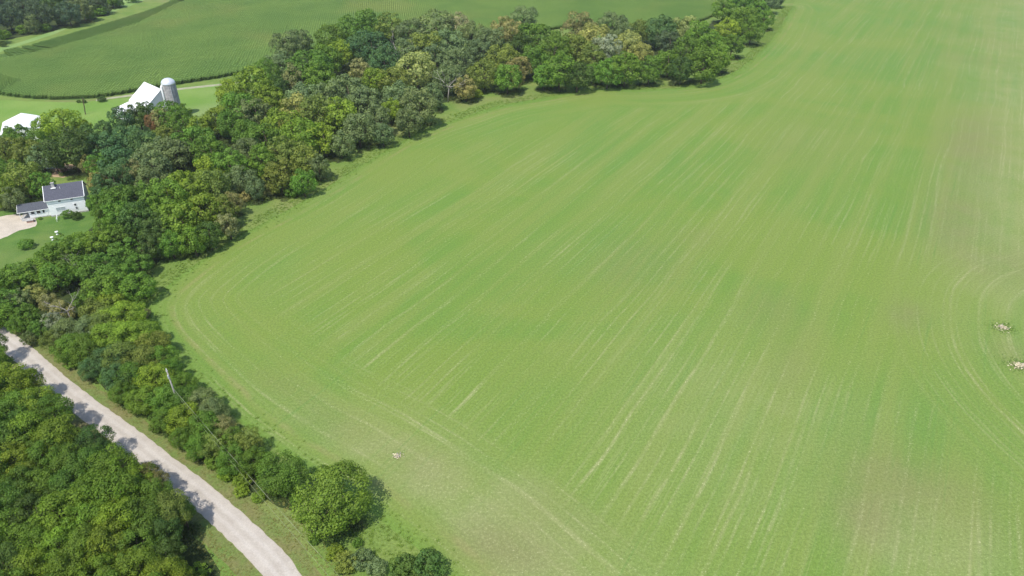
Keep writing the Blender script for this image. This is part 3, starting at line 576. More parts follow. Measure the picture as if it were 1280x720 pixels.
# ------------------------------------------------------------------ materials
class NT:
    def __init__(s, name):
        s.m = bpy.data.materials.new(name); s.m.use_nodes = True
        s.t = s.m.node_tree; s.t.nodes.clear()
        s.out = s.n("ShaderNodeOutputMaterial")
    def n(s, t, **kw):
        nd = s.t.nodes.new(t)
        for k, v in kw.items(): setattr(nd, k, v)
        return nd
    def l(s, a, b): s.t.links.new(a, b)
    def put(s, sock, v):
        if hasattr(v, 'is_output'): s.l(v, sock)
        else: sock.default_value = v
    def pos(s):
        return s.n("ShaderNodeNewGeometry").outputs["Position"]
    def xf(s, vec, rot=(0, 0, 0), scale=(1, 1, 1), loc=(0, 0, 0)):
        m = s.n("ShaderNodeMapping"); s.l(vec, m.inputs[0])
        m.inputs["Location"].default_value = loc; m.inputs["Rotation"].default_value = rot; m.inputs["Scale"].default_value = scale
        return m.outputs[0]
    def noise(s, vec, scale, detail=3, rough=.55, dist=0):
        n = s.n("ShaderNodeTexNoise"); s.l(vec, n.inputs["Vector"])
        n.inputs["Scale"].default_value = scale; n.inputs["Detail"].default_value = detail
        n.inputs["Roughness"].default_value = rough; n.inputs["Distortion"].default_value = dist
        return n.outputs["Fac"]
    def ramp(s, v, lo, hi, a=0.0, b=1.0):
        r = s.n("ShaderNodeMapRange", interpolation_type='SMOOTHSTEP'); s.put(r.inputs[0], v)
        r.inputs[1].default_value = lo; r.inputs[2].default_value = hi; r.inputs[3].default_value = a; r.inputs[4].default_value = b
        return r.outputs[0]
    def math(s, op, a, b=0.0, c=0.0):
        m = s.n("ShaderNodeMath", operation=op); s.put(m.inputs[0], a); s.put(m.inputs[1], b)
        if op in ('MULTIPLY_ADD',): s.put(m.inputs[2], c)
        return m.outputs[0]
    def mul(s, *a):
        r = a[0]
        for b in a[1:]: r = s.math('MULTIPLY', r, b)
        return r
    def mix(s, f, a, b, mode='MIX'):
        m = s.n("ShaderNodeMix", data_type='RGBA', blend_type=mode)
        s.put(m.inputs[0], f)
        for sock, v in ((m.inputs[6], a), (m.inputs[7], b)):
            if isinstance(v, tuple): v = (*v, 1) if len(v) == 3 else v
            s.put(sock, v)
        return m.outputs[2]
    def attr(s, name):
        a = s.n("ShaderNodeAttribute"); a.attribute_name = name; return a.outputs["Fac"]
    def comb(s, x, y, z=0.0):
        c = s.n("ShaderNodeCombineXYZ")
        for i, v in enumerate((x, y, z)): s.put(c.inputs[i], v)
        return c.outputs[0]
    def bsdf(s, color, rough=.9, spec=.2, bump=None, bstr=.4, bdist=.1, metal=0.0):
        p = s.n("ShaderNodeBsdfPrincipled")
        if isinstance(color, tuple): color = (*color, 1)
        s.put(p.inputs["Base Color"], color); s.put(p.inputs["Roughness"], rough)
        p.inputs["Specular IOR Level"].default_value = spec; p.inputs["Metallic"].default_value = metal
        if bump is not None:
            b = s.n("ShaderNodeBump"); b.inputs["Strength"].default_value = bstr; b.inputs["Distance"].default_value = bdist
            s.put(b.inputs["Height"], bump); s.l(b.outputs[0], p.inputs["Normal"])
        return p
    def end(s, p):
        s.l(p.outputs[0], s.out.inputs[0]); return s.m

def simple(name, col, rough=.7, var=.25, scale=1.5, spec=.3, bumps=0.0, metal=0.0):
    t = NT(name); tc = t.n("ShaderNodeTexCoord").outputs["Object"]
    f = t.noise(tc, scale, 5, .65)
    k = t.ramp(f, .3, .7, 1-var, 1+var*.5)
    c = t.mix(1.0, col, t.comb(k, k, k), 'MULTIPLY')
    return t.end(t.bsdf(c, rough, spec, bump=f if bumps else None, bstr=bumps, metal=metal))

def leaf_mat():
    t = NT("leaf")
    oi = t.n("ShaderNodeObjectInfo")
    tone = t.attr("tone")
    c1 = t.mix(1.0, oi.outputs["Color"], (.54, .62, .60), 'MULTIPLY')
    c2 = t.mix(1.0, oi.outputs["Color"], (1.6, 1.5, 1.15), 'MULTIPLY')
    c = t.mix(tone, c1, c2)
    nz = t.noise(t.pos(), .35, 2)
    c = t.mix(t.ramp(nz, .35, .7, 0, .35), c, (.12, .165, .03))
    p = t.bsdf(c, .62, .22)
    tr = t.n("ShaderNodeBsdfTranslucent"); t.l(t.mix(1.0, c, (1.25, 1.35, .6), 'MULTIPLY'), tr.inputs[0])
    mx = t.n("ShaderNodeMixShader"); mx.inputs[0].default_value = .34
    t.l(p.outputs[0], mx.inputs[1]); t.l(tr.outputs[0], mx.inputs[2])
    return t.end(mx)

def ground_mat(name, a, b, c=None, sc=.12, fine=2.2, bstr=.5):
    t = NT(name); P = t.pos()
    f = t.noise(P, sc, 4, .6); g = t.noise(P, fine, 4, .7); h = t.noise(P, sc*.25, 2)
    col = t.mix(t.ramp(f, .32, .68), a, b)
    if c: col = t.mix(t.ramp(h, .5, .7, 0, .8), col, c)
    k = t.ramp(g, .25, .75, .72, 1.22)
    col = t.mix(1.0, col, t.comb(k, k, k), 'MULTIPLY')
    return t.end(t.bsdf(col, .95, .1, bump=g, bstr=bstr, bdist=.25))

def hay_mat():
    t = NT("hayfield_grass"); P = t.pos()
    d = t.attr("edge"); s = t.attr("along"); ring = t.attr("ring"); rmask = t.attr("ringmask"); dry = t.attr("dry")
    G1 = (.120, .207, .036); G2 = (.148, .213, .040); G3 = (.270, .275, .130); G4 = (.104, .202, .038); TAN = (.172, .178, .070)
    big = t.noise(P, .018, 3, .55, 1.0)
    big2 = t.noise(t.xf(P, loc=(90, 40, 0)), .011, 2, .5)
    mid = t.noise(P, .09, 4, .6)
    fine = t.noise(P, 1.9, 4, .72)
    vfine = t.noise(P, 5.0, 2, .7)
    ang = radians(32)
    lin = t.xf(P, rot=(0, 0, ang))                       # y along the mowing lines
    def streaks(vec, w, l, off, lo, hi):
        v = t.xf(vec, scale=(w, l, 1), loc=(off, off*.7, 0))
        return t.ramp(t.noise(v, 1.0, 3, .55, .12), lo, hi)
    # three families of mowing lines
    hv = t.comb(d, s); rv = t.comb(ring, t.mul(s, 1.0))
    def fam(vec, k):
        broad = streaks(vec, .16, .006, 3+k, .38, .66)
        thin = streaks(vec, .75, .009, 13+k, .54, .70)
        hair = streaks(vec, 2.3, .03, 27+k, .54, .72)
        return broad, thin, hair
    L = fam(lin, 0); Hd = fam(hv, 5); Rg = fam(rv, 9)
    hm = t.mul(t.ramp(t.math('ADD', d, t.mul(mid, 10.0)), 24, 38, 1, 0), 1.0)
    def blend(i):
        x = t.n("ShaderNodeMix", data_type='FLOAT'); t.l(hm, x.inputs[0]); t.l(L[i], x.inputs[2]); t.l(Hd[i], x.inputs[3])
        y = t.n("ShaderNodeMix", data_type='FLOAT'); t.l(rmask, y.inputs[0]); t.l(x.outputs[0], y.inputs[2]); t.l(Rg[i], y.inputs[3])
        return y.outputs[0]
    broad, thin, hair = blend(0), blend(1), blend(2)
    col = t.mix(t.ramp(big, .36, .64), G1, G2)
    col = t.mix(t.ramp(big2, .50, .68, 0, .65), col, G4)
    col = t.mix(t.mul(broad, .75), col, (.165, .218, .050))
    col = t.mix(t.math('MINIMUM', t.mul(dry, t.ramp(mid, .25, .7, .35, 1.0)), 1.0), col, G3)
    col = t.mix(t.mul(t.attr("tan"), t.ramp(t.math('ADD', t.mul(mid, .6), t.mul(fine, .4)), .3, .60, .45, 1.0)), col, TAN)
    patch = t.ramp(t.noise(t.xf(P, loc=(31, 17, 0)), .022, 3, .6), .40, .62, .10, 1)
    # regular passes of the mower: thin broken lines, each with its own strength
    wob = t.mul(t.noise(P, .02, 2, .5), .9)
    def passes(vec, period, width, off):
        sp = t.n("ShaderNodeSeparateXYZ"); t.l(vec, sp.inputs[0])
        q = t.math('ADD', t.mul(sp.outputs[0], 1/period), t.math('ADD', wob, off))
        fr = t.math('ABSOLUTE', t.math('SUBTRACT', t.math('FRACT', q), .5))
        idn = t.math('FLOOR', q)
        ln = t.ramp(fr, 0, width/period, 1, 0)
        g1 = t.ramp(t.noise(t.comb(t.mul(idn, 7.31), t.mul(sp.outputs[1], .011), off), 1.0, 2), .34, .62)
        g2 = t.ramp(t.noise(t.comb(t.mul(idn, 3.17), t.mul(sp.outputs[1], .16), off), 1.0, 3, .7), .32, .58, .25, 1)
        return t.mul(ln, g1, g2)
    def blend3(a, b, c):
        x = t.n("ShaderNodeMix", data_type='FLOAT'); t.l(hm, x.inputs[0]); t.l(a, x.inputs[2]); t.l(b, x.inputs[3])
        y = t.n("ShaderNodeMix", data_type='FLOAT'); t.l(rmask, y.inputs[0]); t.l(x.outputs[0], y.inputs[2]); t.l(c, y.inputs[3])
        return y.outputs[0]
    p1 = blend3(*[passes(v, 2.9, .42, 0.0) for v in (lin, hv, rv)])
    p2 = blend3(*[passes(v, 6.3, .60, 4.7) for v in (lin, hv, rv)])
    lines = t.math('MAXIMUM', t.mul(p1, .85), p2)
    straw = t.attr("straw")
    patch = t.mul(patch, straw)
    col = t.mix(t.mul(lines, patch, .66), col, (.285, .295, .135))
    col = t.mix(t.mul(thin, patch, .2), col, (.27, .30, .12))
    col = t.mix(t.mul(hair, patch, .30), col, (.28, .31, .13))
    dk = t.mul(t.ramp(t.noise(t.xf(lin, scale=(.9, .02, 1), loc=(77, 3, 0)), 1.0, 3, .6), .58, .74), .35)
    col = t.mix(dk, col, (.095, .195, .04))
    thin = lines
    # dead-straw flecks gathered along the lines
    fleck = t.mul(t.ramp(vfine, .54, .66), t.ramp(fine, .48, .60), t.math('MAXIMUM', thin, t.mul(dry, .62)))
    col = t.mix(t.mul(fleck, .95), col, (.50, .46, .30))
    # worn brownish rim and weedy edge
    rim = t.mul(t.ramp(t.math('ABSOLUTE', t.math('SUBTRACT', d, t.math('ADD', 4.2, t.mul(mid, 2.0)))), .2, 1.1, 1, 0), t.ramp(mid, .40, .62, .03, .35))
    col = t.mix(rim, col, (.25, .215, .095))
    edge = t.ramp(t.math('ADD', d, t.mul(mid, 3.0)), 1.2, 5.0, 1, 0)
    col = t.mix(t.mul(edge, .8), col, (.12, .21, .035))
    k = t.math('MULTIPLY', t.ramp(fine, .22, .78, .78, 1.2), t.ramp(vfine, .2, .8, .86, 1.14))
    col = t.mix(1.0, col, t.comb(k, k, k), 'MULTIPLY')
    bh = t.math('ADD', fine, t.mul(vfine, .4))
    return t.end(t.bsdf(col, .9, .15, bump=bh, bstr=.45, bdist=.14))

def road_mat():
    t = NT("chipped_gravel_road"); P = t.pos()
    ac = t.attr("across"); al = t.attr("along")
    f = t.noise(P, 3.5, 5, .75); m = t.noise(P, .3, 4, .6); g = t.noise(P, 14.0, 2, .7)
    col = t.mix(t.ramp(m, .35, .65), (.385, .345, .298), (.445, .405, .352))
    v = t.comb(t.mul(ac, 1.0), t.mul(al, .05))
    st = t.noise(v, 2.2, 3, .6)
    col = t.mix(t.ramp(st, .50, .70, 0, .45), col, (.43, .385, .345))
    col = t.mix(t.mul(t.ramp(t.math('ADD', t.math('ABSOLUTE', ac), t.mul(m, .9)), 2.55, 3.2), .8), col, (.33, .27, .17))
    stain = t.ramp(t.noise(P, .9, 4, .7, .8), .62, .72, 0, .4)
    col = t.mix(stain, col, (.37, .31, .27))
    aa = t.math('ABSOLUTE', t.math('ADD', ac, t.mul(t.math('SUBTRACT', m, .5), .8)))
    trk = t.ramp(t.math('ABSOLUTE', t.math('SUBTRACT', aa, .85)), .15, .55, 1, 0)
    col = t.mix(t.mul(trk, .35), col, (.50, .465, .425))
    crown = t.ramp(aa, .05, .45, 1, 0)
    col = t.mix(t.mul(crown, .22), col, (.32, .29, .25))
    k = t.ramp(f, .2, .8, .84, 1.12)
    col = t.mix(1.0, col, t.comb(k, k, k), 'MULTIPLY')
    return t.end(t.bsdf(col, .9, .2, bump=t.math('ADD', f, g), bstr=.35, bdist=.04))

def corn_mat():
    t = NT("corn_leaf"); P = t.pos()
    tone = t.attr("tone")
    n = t.noise(P, .03, 4, .6); n2 = t.noise(t.xf(P, loc=(50, 9, 0)), .013, 3, .5)
    c = t.mix(t.ramp(n, .35, .65), (.120, .225, .045), (.155, .260, .055))
    c = t.mix(t.ramp(n2, .5, .66, 0, .7), c, (.20, .26, .065))
    c = t.mix(tone, t.mix(1.0, c, (.6, .65, .6), 'MULTIPLY'), t.mix(1.0, c, (1.4, 1.3, 1.1), 'MULTIPLY'))
    return t.end(t.bsdf(c, .6, .3))

M = {}
M['leaf'] = leaf_mat()
M['bark'] = simple("bark", (.11, .085, .06), .95, .5, 6, .1, .6)
M['deadwood'] = simple("bleached_wood", (.34, .31, .27), .9, .35, 4, .1, .4)
M['hay'] = hay_mat()
M['corn'] = corn_mat()
M['road'] = road_mat()
M['ground'] = ground_mat("rough_grass", (.120, .195, .040), (.165, .225, .055), (.18, .20, .07))
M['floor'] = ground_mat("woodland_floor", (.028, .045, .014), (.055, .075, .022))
M['verge'] = ground_mat("mown_verge", (.165, .165, .062), (.125, .185, .045), (.19, .165, .08), .25)
M['pasture'] = ground_mat("pasture_grass", (.130, .235, .042), (.175, .265, .060), (.20, .27, .10), .05)
M['strip'] = ground_mat("pale_grass", (.165, .27, .075), (.22, .31, .11), (.14, .23, .06), .05)
M['lawn'] = ground_mat("lawn_grass", (.070, .145, .028), (.105, .180, .038), (.14, .19, .05), .18, 3.0, .25)
M['corn_soil'] = ground_mat("corn_soil", (.070, .130, .030), (.082, .145, .034))
M['drive'] = ground_mat("gravel_drive", (.50, .44, .36), (.42, .37, .30), None, .3, 4, .2)
M['lane'] = ground_mat("worn_track", (.34, .33, .23), (.26, .28, .16), None, .3, 4, .2)
M['dirt'] = ground_mat("bare_dirt", (.40, .30, .19), (.28, .20, .13), None, .5, 3, .3)
M['white'] = simple("white_siding", (.86, .86, .85), .55, .05, 3)
M['greywall'] = simple("grey_blue_siding", (.50, .53, .55), .6, .08, 3)
M['metal_white'] = simple("white_metal_roof", (.82, .82, .82), .4, .06, .6, .4)
M['shingle'] = simple("slate_blue_shingle", (.095, .098, .125), .85, .35, 5, .2, .5)
M['shingle2'] = simple("charcoal_shingle", (.085, .092, .11), .85, .35, 5, .2, .5)
M['glass'] = simple("dark_window_glass", (.03, .035, .045), .12, .1, 2, .6)
M['paleglass'] = simple("curtained_glass", (.36, .40, .42), .2, .15, 2, .6)
M['trim'] = simple("white_trim", (.82, .82, .80), .5, .04, 3)
M['stone'] = simple("grey_stone", (.42, .41, .39), .9, .3, 3, .2, .5)
M['brick'] = simple("dusty_red_brick", (.34, .22, .18), .9, .3, 5, .2, .4)
M['concrete'] = simple("weathered_concrete", (.40, .385, .37), .85, .35, .8, .2, .3)
M['galv'] = simple("galvanised_dome", (.72, .73, .75), .35, .15, 1.2, .5, 0, .35)
M['pole'] = simple("weathered_pole", (.36, .34, .30), .85, .25, 3, .2)
M['wire'] = simple("wire", (.30, .32, .20), .5, .1, 3, .4)
M['straw'] = simple("dry_straw", (.55, .49, .33), .95, .3, 3, .1)
M['rust'] = simple("dark_rusty_metal", (.10, .06, .045), .8, .5, 3)
M['tan'] = simple("tan_tarpaulin", (.60, .46, .33), .7, .3, 2)

# ------------------------------------------------------------------ 2-D geometry tools
def smooth_line(pts, sub=6, closed=False):
    p = [Vector(q) for q in pts]; n = len(p); out = []
    rngi = range(n) if closed else range(n-1)
    for i in rngi:
        p0, p1, p2, p3 = (p[(i+k) % n] for k in (-1, 0, 1, 2)) if closed else (p[max(i-1, 0)], p[i], p[i+1], p[min(i+2, n-1)])
        for k in range(sub):
            t = k/sub
            out.append(.5*((2*p1)+(p2-p0)*t+(2*p0-5*p1+4*p2-p3)*t*t+(-p0+3*p1-3*p2+p3)*t**3))
    if not closed: out.append(p[-1])
    return [(q.x, q.y) for q in out]

def inside(P, poly):
    P = np.asarray(P, float); poly = np.asarray(poly, float)
    x, y = P[:, 0], P[:, 1]; r = np.zeros(len(P), bool); j = len(poly)-1
    for i in range(len(poly)):
        xi, yi = poly[i]; xj, yj = poly[j]
        if yi != yj:
            r ^= ((yi > y) != (yj > y)) & (x < (xj-xi)*(y-yi)/(yj-yi)+xi)
        j = i
    return r

def dist_line(P, line, closed=False):
    P = np.asarray(P, float); A = np.asarray(line, float)
    B = np.roll(A, -1, 0) if closed else A[1:]
    if not closed: A = A[:-1]
    best = np.full(len(P), 1e9); along = np.zeros(len(P)); acc = 0.0
    for a, b in zip(A, B):
        ab = b-a; L = np.hypot(*ab)
        if L < 1e-6: continue
        t = np.clip(((P-a) @ ab)/L**2, 0, 1)
        d = np.hypot(*(P-(a+t[:, None]*ab)).T)
        m = d < best
        best[m] = d[m]; along[m] = (acc+t*L)[m]; acc += L
    return best, along

def sheet(name, poly, z, mat, kind='structure', inner=None, attrs=None):
    pts = [Vector(p) for p in poly]; n = len(pts)
    allp = pts + [Vector(q) for q in (inner if inner is not None else [])]
    r = delaunay_2d_cdt(allp, [], [list(range(n))], 1, 1e-4)
    v = np.array([(p.x, p.y, z) for p in r[0]])
    me = mesh_np(name, v, np.array([f for f in r[2] if len(f) == 3]), mat, attrs(v) if attrs else None)
    if me.polygons and me.polygons[0].normal.z < 0: me.flip_normals()
    o = link(name, me); tag(o, kind=kind); return o

def wobble(poly, step=3.0, amp=.5, seed=0):
    """resample a closed outline with a natural uneven edge"""
    r = random.Random(seed); out = []
    n = len(poly)
    for i in range(n):
        a = Vector(poly[i]); b = Vector(poly[(i+1) % n]); L = (b-a).length
        k = max(1, min(60, int(L/step)))
        for j in range(k):
            q = a.lerp(b, j/k); out.append((q.x+r.uniform(-amp, amp), q.y+r.uniform(-amp, amp)))
    return out

# ------------------------------------------------------------------ ground sheets
bmg = bmesh.new()
bmesh.ops.create_grid(bmg, x_segments=60, y_segments=60, size=6000)
me = bpy.data.meshes.new("ground"); bmg.to_mesh(me); bmg.free(); me.materials.append(M['ground'])
tag(link("ground", me), kind='structure')

fld = smooth_line(FIELD, 3, True)
front = smooth_line(FIELD[2:34], 3)                      # the edge along trees and road
gx, gy = np.meshgrid(np.arange(-110, 330, 3.0), np.arange(20, 330, 3.0))
ip = np.c_[gx.ravel()+rng.uniform(-.6, .6, gx.size), gy.ravel()+rng.uniform(-.6, .6, gx.size)]
gx, gy = np.meshgrid(np.arange(-200, 2200, 30.0), np.arange(-100, 1500, 30.0))
ip2 = np.c_[gx.ravel(), gy.ravel()]
ip2 = ip2[~((ip2[:, 0] < 345) & (ip2[:, 0] > -120) & (ip2[:, 1] > 10) & (ip2[:, 1] < 345))]
ip = np.r_[ip, ip2]
ip = ip[inside(ip, fld)]
ip = ip[dist_line(ip, fld, True)[0] > 1.2]
RC = (167.0, 110.5); RR = 76.0
DU = Vector((sin(radians(32)), cos(radians(32))))         # mowing direction
def hay_attrs(v):
    P = v[:, :2]
    d, s = dist_line(P, front)
    rx, ry = P[:, 0]-RC[0], P[:, 1]-RC[1]
    ring = np.hypot(rx, ry)
    u = P[:, 0]*DU.y - P[:, 1]*DU.x                      # across the lines
    w = P[:, 0]*DU.x + P[:, 1]*DU.y
    sm = lambda x, a, b: np.clip((x-a)/(b-a), 0, 1)**2*(3-2*np.clip((x-a)/(b-a), 0, 1))
    rmask = sm(-ring, -(RR+10), -(RR-4)) * sm(-P[:, 1], -185, -150)
    u0 = 102.9*DU.y-149.7*DU.x
    # the right-hand strip is thinner and drier
    dry = .42*sm(u-u0, -8, 22)*sm(P[:, 1], 105, 190)
    dry = np.maximum(dry, .5*np.exp(-((d-17)/9)**2)*sm(-P[:, 1], -125, -80))
    dry = np.maximum(dry, .55*np.exp(-((P[:, 0]-8)/16)**2-((P[:, 1]-66)/12)**2))
    dry = np.maximum(dry, .5*np.exp(-((P[:, 0]-70)/14)**2-((P[:, 1]-75)/12)**2))
    dry = np.maximum(dry, .25*np.exp(-((P[:, 0]-45)/30)**2-((P[:, 1]-105)/30)**2))
    G = lambda cx, cy, sx, sy, k, rot=32: k*np.exp(-(((P[:, 0]-cx)*cos(radians(rot))-(P[:, 1]-cy)*sin(radians(rot)))/sx)**2-(((P[:, 0]-cx)*sin(radians(rot))+(P[:, 1]-cy)*cos(radians(rot)))/sy)**2)
    head = sm(-d, -44, -30)*sm(-P[:, 1], -150, -120)
    straw = np.clip(.50+.5*sm(-P[:, 1], -175, -90)+.35*head+.3*sm(u-u0, 0, 20), 0, 1.1)
    dry = np.maximum(dry, .62*sm(-d, -26, -14)*sm(d, 4, 9)*sm(-P[:, 1], -122, -85))
    tanv = np.minimum(1, sum(G(*a) for a in TAN_PATCHES))
    return [("edge", 'POINT', d), ("along", 'POINT', s), ("ring", 'POINT', ring), ("ringmask", 'POINT', rmask), ("dry", 'POINT', dry), ("tan", 'POINT', tanv), ("straw", 'POINT', straw)]
sheet("hayfield", fld, .012, M['hay'], inner=[tuple(q) for q in ip], attrs=hay_attrs)

sheet("pasture", wobble(PASTURE, 4, .6, 1), .004, M['pasture'])
sheet("pale_grass_strip", wobble(HAYSTRIP, 8, 1.2, 2), .004, M['strip'])
sheet("corn_ground", smooth_line(CORN, 3, True), .008, M['corn_soil'])
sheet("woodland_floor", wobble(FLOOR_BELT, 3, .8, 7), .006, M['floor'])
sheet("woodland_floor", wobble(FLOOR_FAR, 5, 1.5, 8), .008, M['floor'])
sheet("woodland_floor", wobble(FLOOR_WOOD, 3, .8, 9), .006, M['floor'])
sheet("lawn", wobble(LAWN, 3, .5, 3), .004, M['lawn'])
sheet("gravel_driveway", wobble(smooth_line(DRIVE, 3, True), 1.5, .15, 4), .012, M['drive'])
sheet("farm_lane", LANE, .012, M['lane'])
sheet("bare_dirt_yard", wobble(DIRT, 2, .4, 5), .008, M['dirt'])

# road with its mown verges
rl = smooth_line(ROAD_L, 5); rr = smooth_line(ROAD_R, 5)
def resample(line, n):
    A = np.array(line); L = np.r_[0, np.cumsum(np.hypot(*np.diff(A, axis=0).T))]
    t = np.linspace(0, L[-1], n); return np.c_[np.interp(t, L, A[:, 0]), np.interp(t, L, A[:, 1])], t
Lp, Lt = resample(rl, 140); Rp, Rt = resample(rr, 140)
mid = (Lp+Rp)/2
# keep an even width about the centre line
tan = np.gradient(mid, axis=0); tan /= np.hypot(*tan.T)[:, None]; nor = np.c_[tan[:, 1], -tan[:, 0]]
wid = np.abs(((Rp-Lp)*nor).sum(1)); print("road width", wid.min(), wid.mean(), wid.max())
HWD = float(np.median(wid))/2
sgn = np.sign(((Rp-Lp)*nor).sum(1)).mean()
nor *= sgn
ws = [-1, -.8, -.5, -.2, 0, .2, .5, .8, 1]
vv, ff, ac, al = [], [], [], []
for i in range(140):
    for w in ws:
        j = (random.uniform(-.13, .10) if abs(w) == 1 else 0)
        q = mid[i]+nor[i]*(w*HWD+j)
        vv.append((q[0], q[1], .016+.05*(1-w*w))); ac.append(w*HWD); al.append(Lt[i])
for i in range(139):
    for k in range(8):
        a = i*9+k; ff.append((a, a+9, a+10, a+1))
road = link("road", mesh_np("road", vv, ff, M['road'], [("across", 'POINT', ac), ("along", 'POINT', al)], True))
tag(road, kind='structure')
if road.data.polygons[0].normal.z < 0: road.data.flip_normals()
def band(w0, w1, seed):
    r = random.Random(seed)
    a = [tuple(mid[i]+nor[i]*w0) for i in range(0, 140, 3)]
    b = [tuple(mid[i]+nor[i]*(w1+r.uniform(-.5, .5))) for i in range(0, 140, 3)]
    return a+b[::-1]
sheet("road_verge", band(HWD-.3, HWD+2.6, 1), .006, M['verge'])
sheet("road_verge", band(-HWD+.3, -HWD-3.2, 2), .006, M['verge'])

# ------------------------------------------------------------------ foliage meshes
def leaf_quads(cent, nrm, size, rs):
    n = len(cent)
    a = rs.normal(size=(n, 3)); u = np.cross(nrm, a); u /= np.linalg.norm(u, axis=1)[:, None]+1e-9
    w = np.cross(nrm, u)
    s = size[:, None]; e = rs.uniform(.6, 1.0, (n, 1))
    p = np.stack([cent-u*s*.5, cent-w*s*.42*e+nrm*s*.10, cent+u*s*.5, cent+w*s*.42*e-nrm*s*.06], 1)
    return p.reshape(-1, 3), np.arange(n*4).reshape(n, 4)

def unit(n, rs):
    d = rs.normal(size=(n, 3)); return d/np.linalg.norm(d, axis=1)[:, None]

def crown_mesh(name, seed, nleaf, leaf, npuff, form='round'):
    """crown of about unit radius centred on the origin, leaves clustered in puffs on boughs"""
    rs = np.random.default_rng(seed)
    g = pi*(3-math.sqrt(5))
    # a few big limbs give the outline its lobes
    nl = rs.integers(4, 7); lob = unit(nl, rs); lob[:, 2] = np.abs(lob[:, 2])*.8; lob /= np.linalg.norm(lob, axis=1)[:, None]
    k = np.arange(npuff); z = 1-1.72*(k+.5)/npuff; ph = k*g+rs.uniform(0, 6)
    d = np.c_[np.sqrt(np.maximum(0, 1-z*z))*np.cos(ph), np.sqrt(np.maximum(0, 1-z*z))*np.sin(ph), z]
    d += rs.normal(scale=.17, size=d.shape); d /= np.linalg.norm(d, axis=1)[:, None]
    prox = np.max(d @ lob.T, axis=1)
    rad = .60+.24*np.clip((prox-.35)/.55, 0, 1)+rs.uniform(-.10, .07, npuff)
    if form == 'open': rad += rs.uniform(-.16, .10, npuff)
    low = np.clip(-d[:, 2], 0, 1)
    rad *= 1-.18*low
    pr = rs.uniform(.17, .33, npuff)*(1.0 if form != 'open' else .85)
    pc = d*rad[:, None]
    nin = npuff//4
    pc = np.r_[pc, unit(nin, rs)*rs.uniform(.2, .5, (nin, 1))]; pr = np.r_[pr, rs.uniform(.2, .3, nin)]
    wts = pr**2; wts[npuff:] *= .4; wts /= wts.sum()
    idx = rs.choice(len(pc), nleaf, p=wts)
    ld = unit(nleaf, rs)
    # favour the outward and upward side of each puff
    outw = pc[idx]/(np.linalg.norm(pc[idx], axis=1)[:, None]+1e-6)
    ld = ld+outw*.55+np.array([0, 0, .30]); ld /= np.linalg.norm(ld, axis=1)[:, None]
    rr_ = np.clip(rs.normal(.93, .13, nleaf), .4, 1.35)
    c = pc[idx]+ld*(pr[idx]*rr_)[:, None]*np.array([1, 1, .82])
    n = ld+rs.normal(scale=.32, size=ld.shape); n /= np.linalg.norm(n, axis=1)[:, None]
    size = leaf*rs.uniform(.65, 1.35, nleaf)
    ptone = rs.uniform(.15, .85, len(pc))
    tone = np.clip(ptone[idx]*.55+rs.uniform(0, .5, nleaf), 0, 1)
    v, f = leaf_quads(c, n, size, rs)
    return mesh_np(name, v, f, M['leaf'], [("tone", 'FACE', tone)])

def trunk_mesh(name, seed):
    """unit height; the crown takes over from about 0.35"""
    r = random.Random(seed); mb = MB()
    pts = [(0, 0, -.02), (r.uniform(-.01, .01), r.uniform(-.01, .01), .15), (r.uniform(-.03, .03), r.uniform(-.03, .03), .4), (r.uniform(-.05, .05), r.uniform(-.05, .05), .75)]
    mb.tube(pts, [.034, .022, .016, .006], 7)
    for k in range(7):
        a = k*2.4+r.uniform(-.3, .3); z0 = r.uniform(.22, .5); L = r.uniform(.22, .34); up = r.uniform(.12, .3)
        p0 = Vector(pts[1]).lerp(Vector(pts[2]), (z0-.15)/.25) if z0 < .4 else Vector(pts[2]).lerp(Vector(pts[3]), (z0-.4)/.35)
        mb.tube([p0, p0+Vector((cos(a)*L*.5, sin(a)*L*.5, up*.6)), p0+Vector((cos(a)*L, sin(a)*L, up))], [.012, .008, .003], 5)
    return mb.mesh(name, M['bark'], True)

HI = [crown_mesh("crown", 100+k, 8600, .064, 60, 'open' if k % 3 == 2 else 'round') for k in range(7)]
LO = [crown_mesh("crown", 200+k, 3200, .104, 46, 'open' if k % 3 == 2 else 'round') for k in range(7)]
BUSH = [crown_mesh("foliage", 300+k, 2200, .13, 42) for k in range(4)]
TR = [trunk_mesh("trunk", 40+k) for k in range(4)]

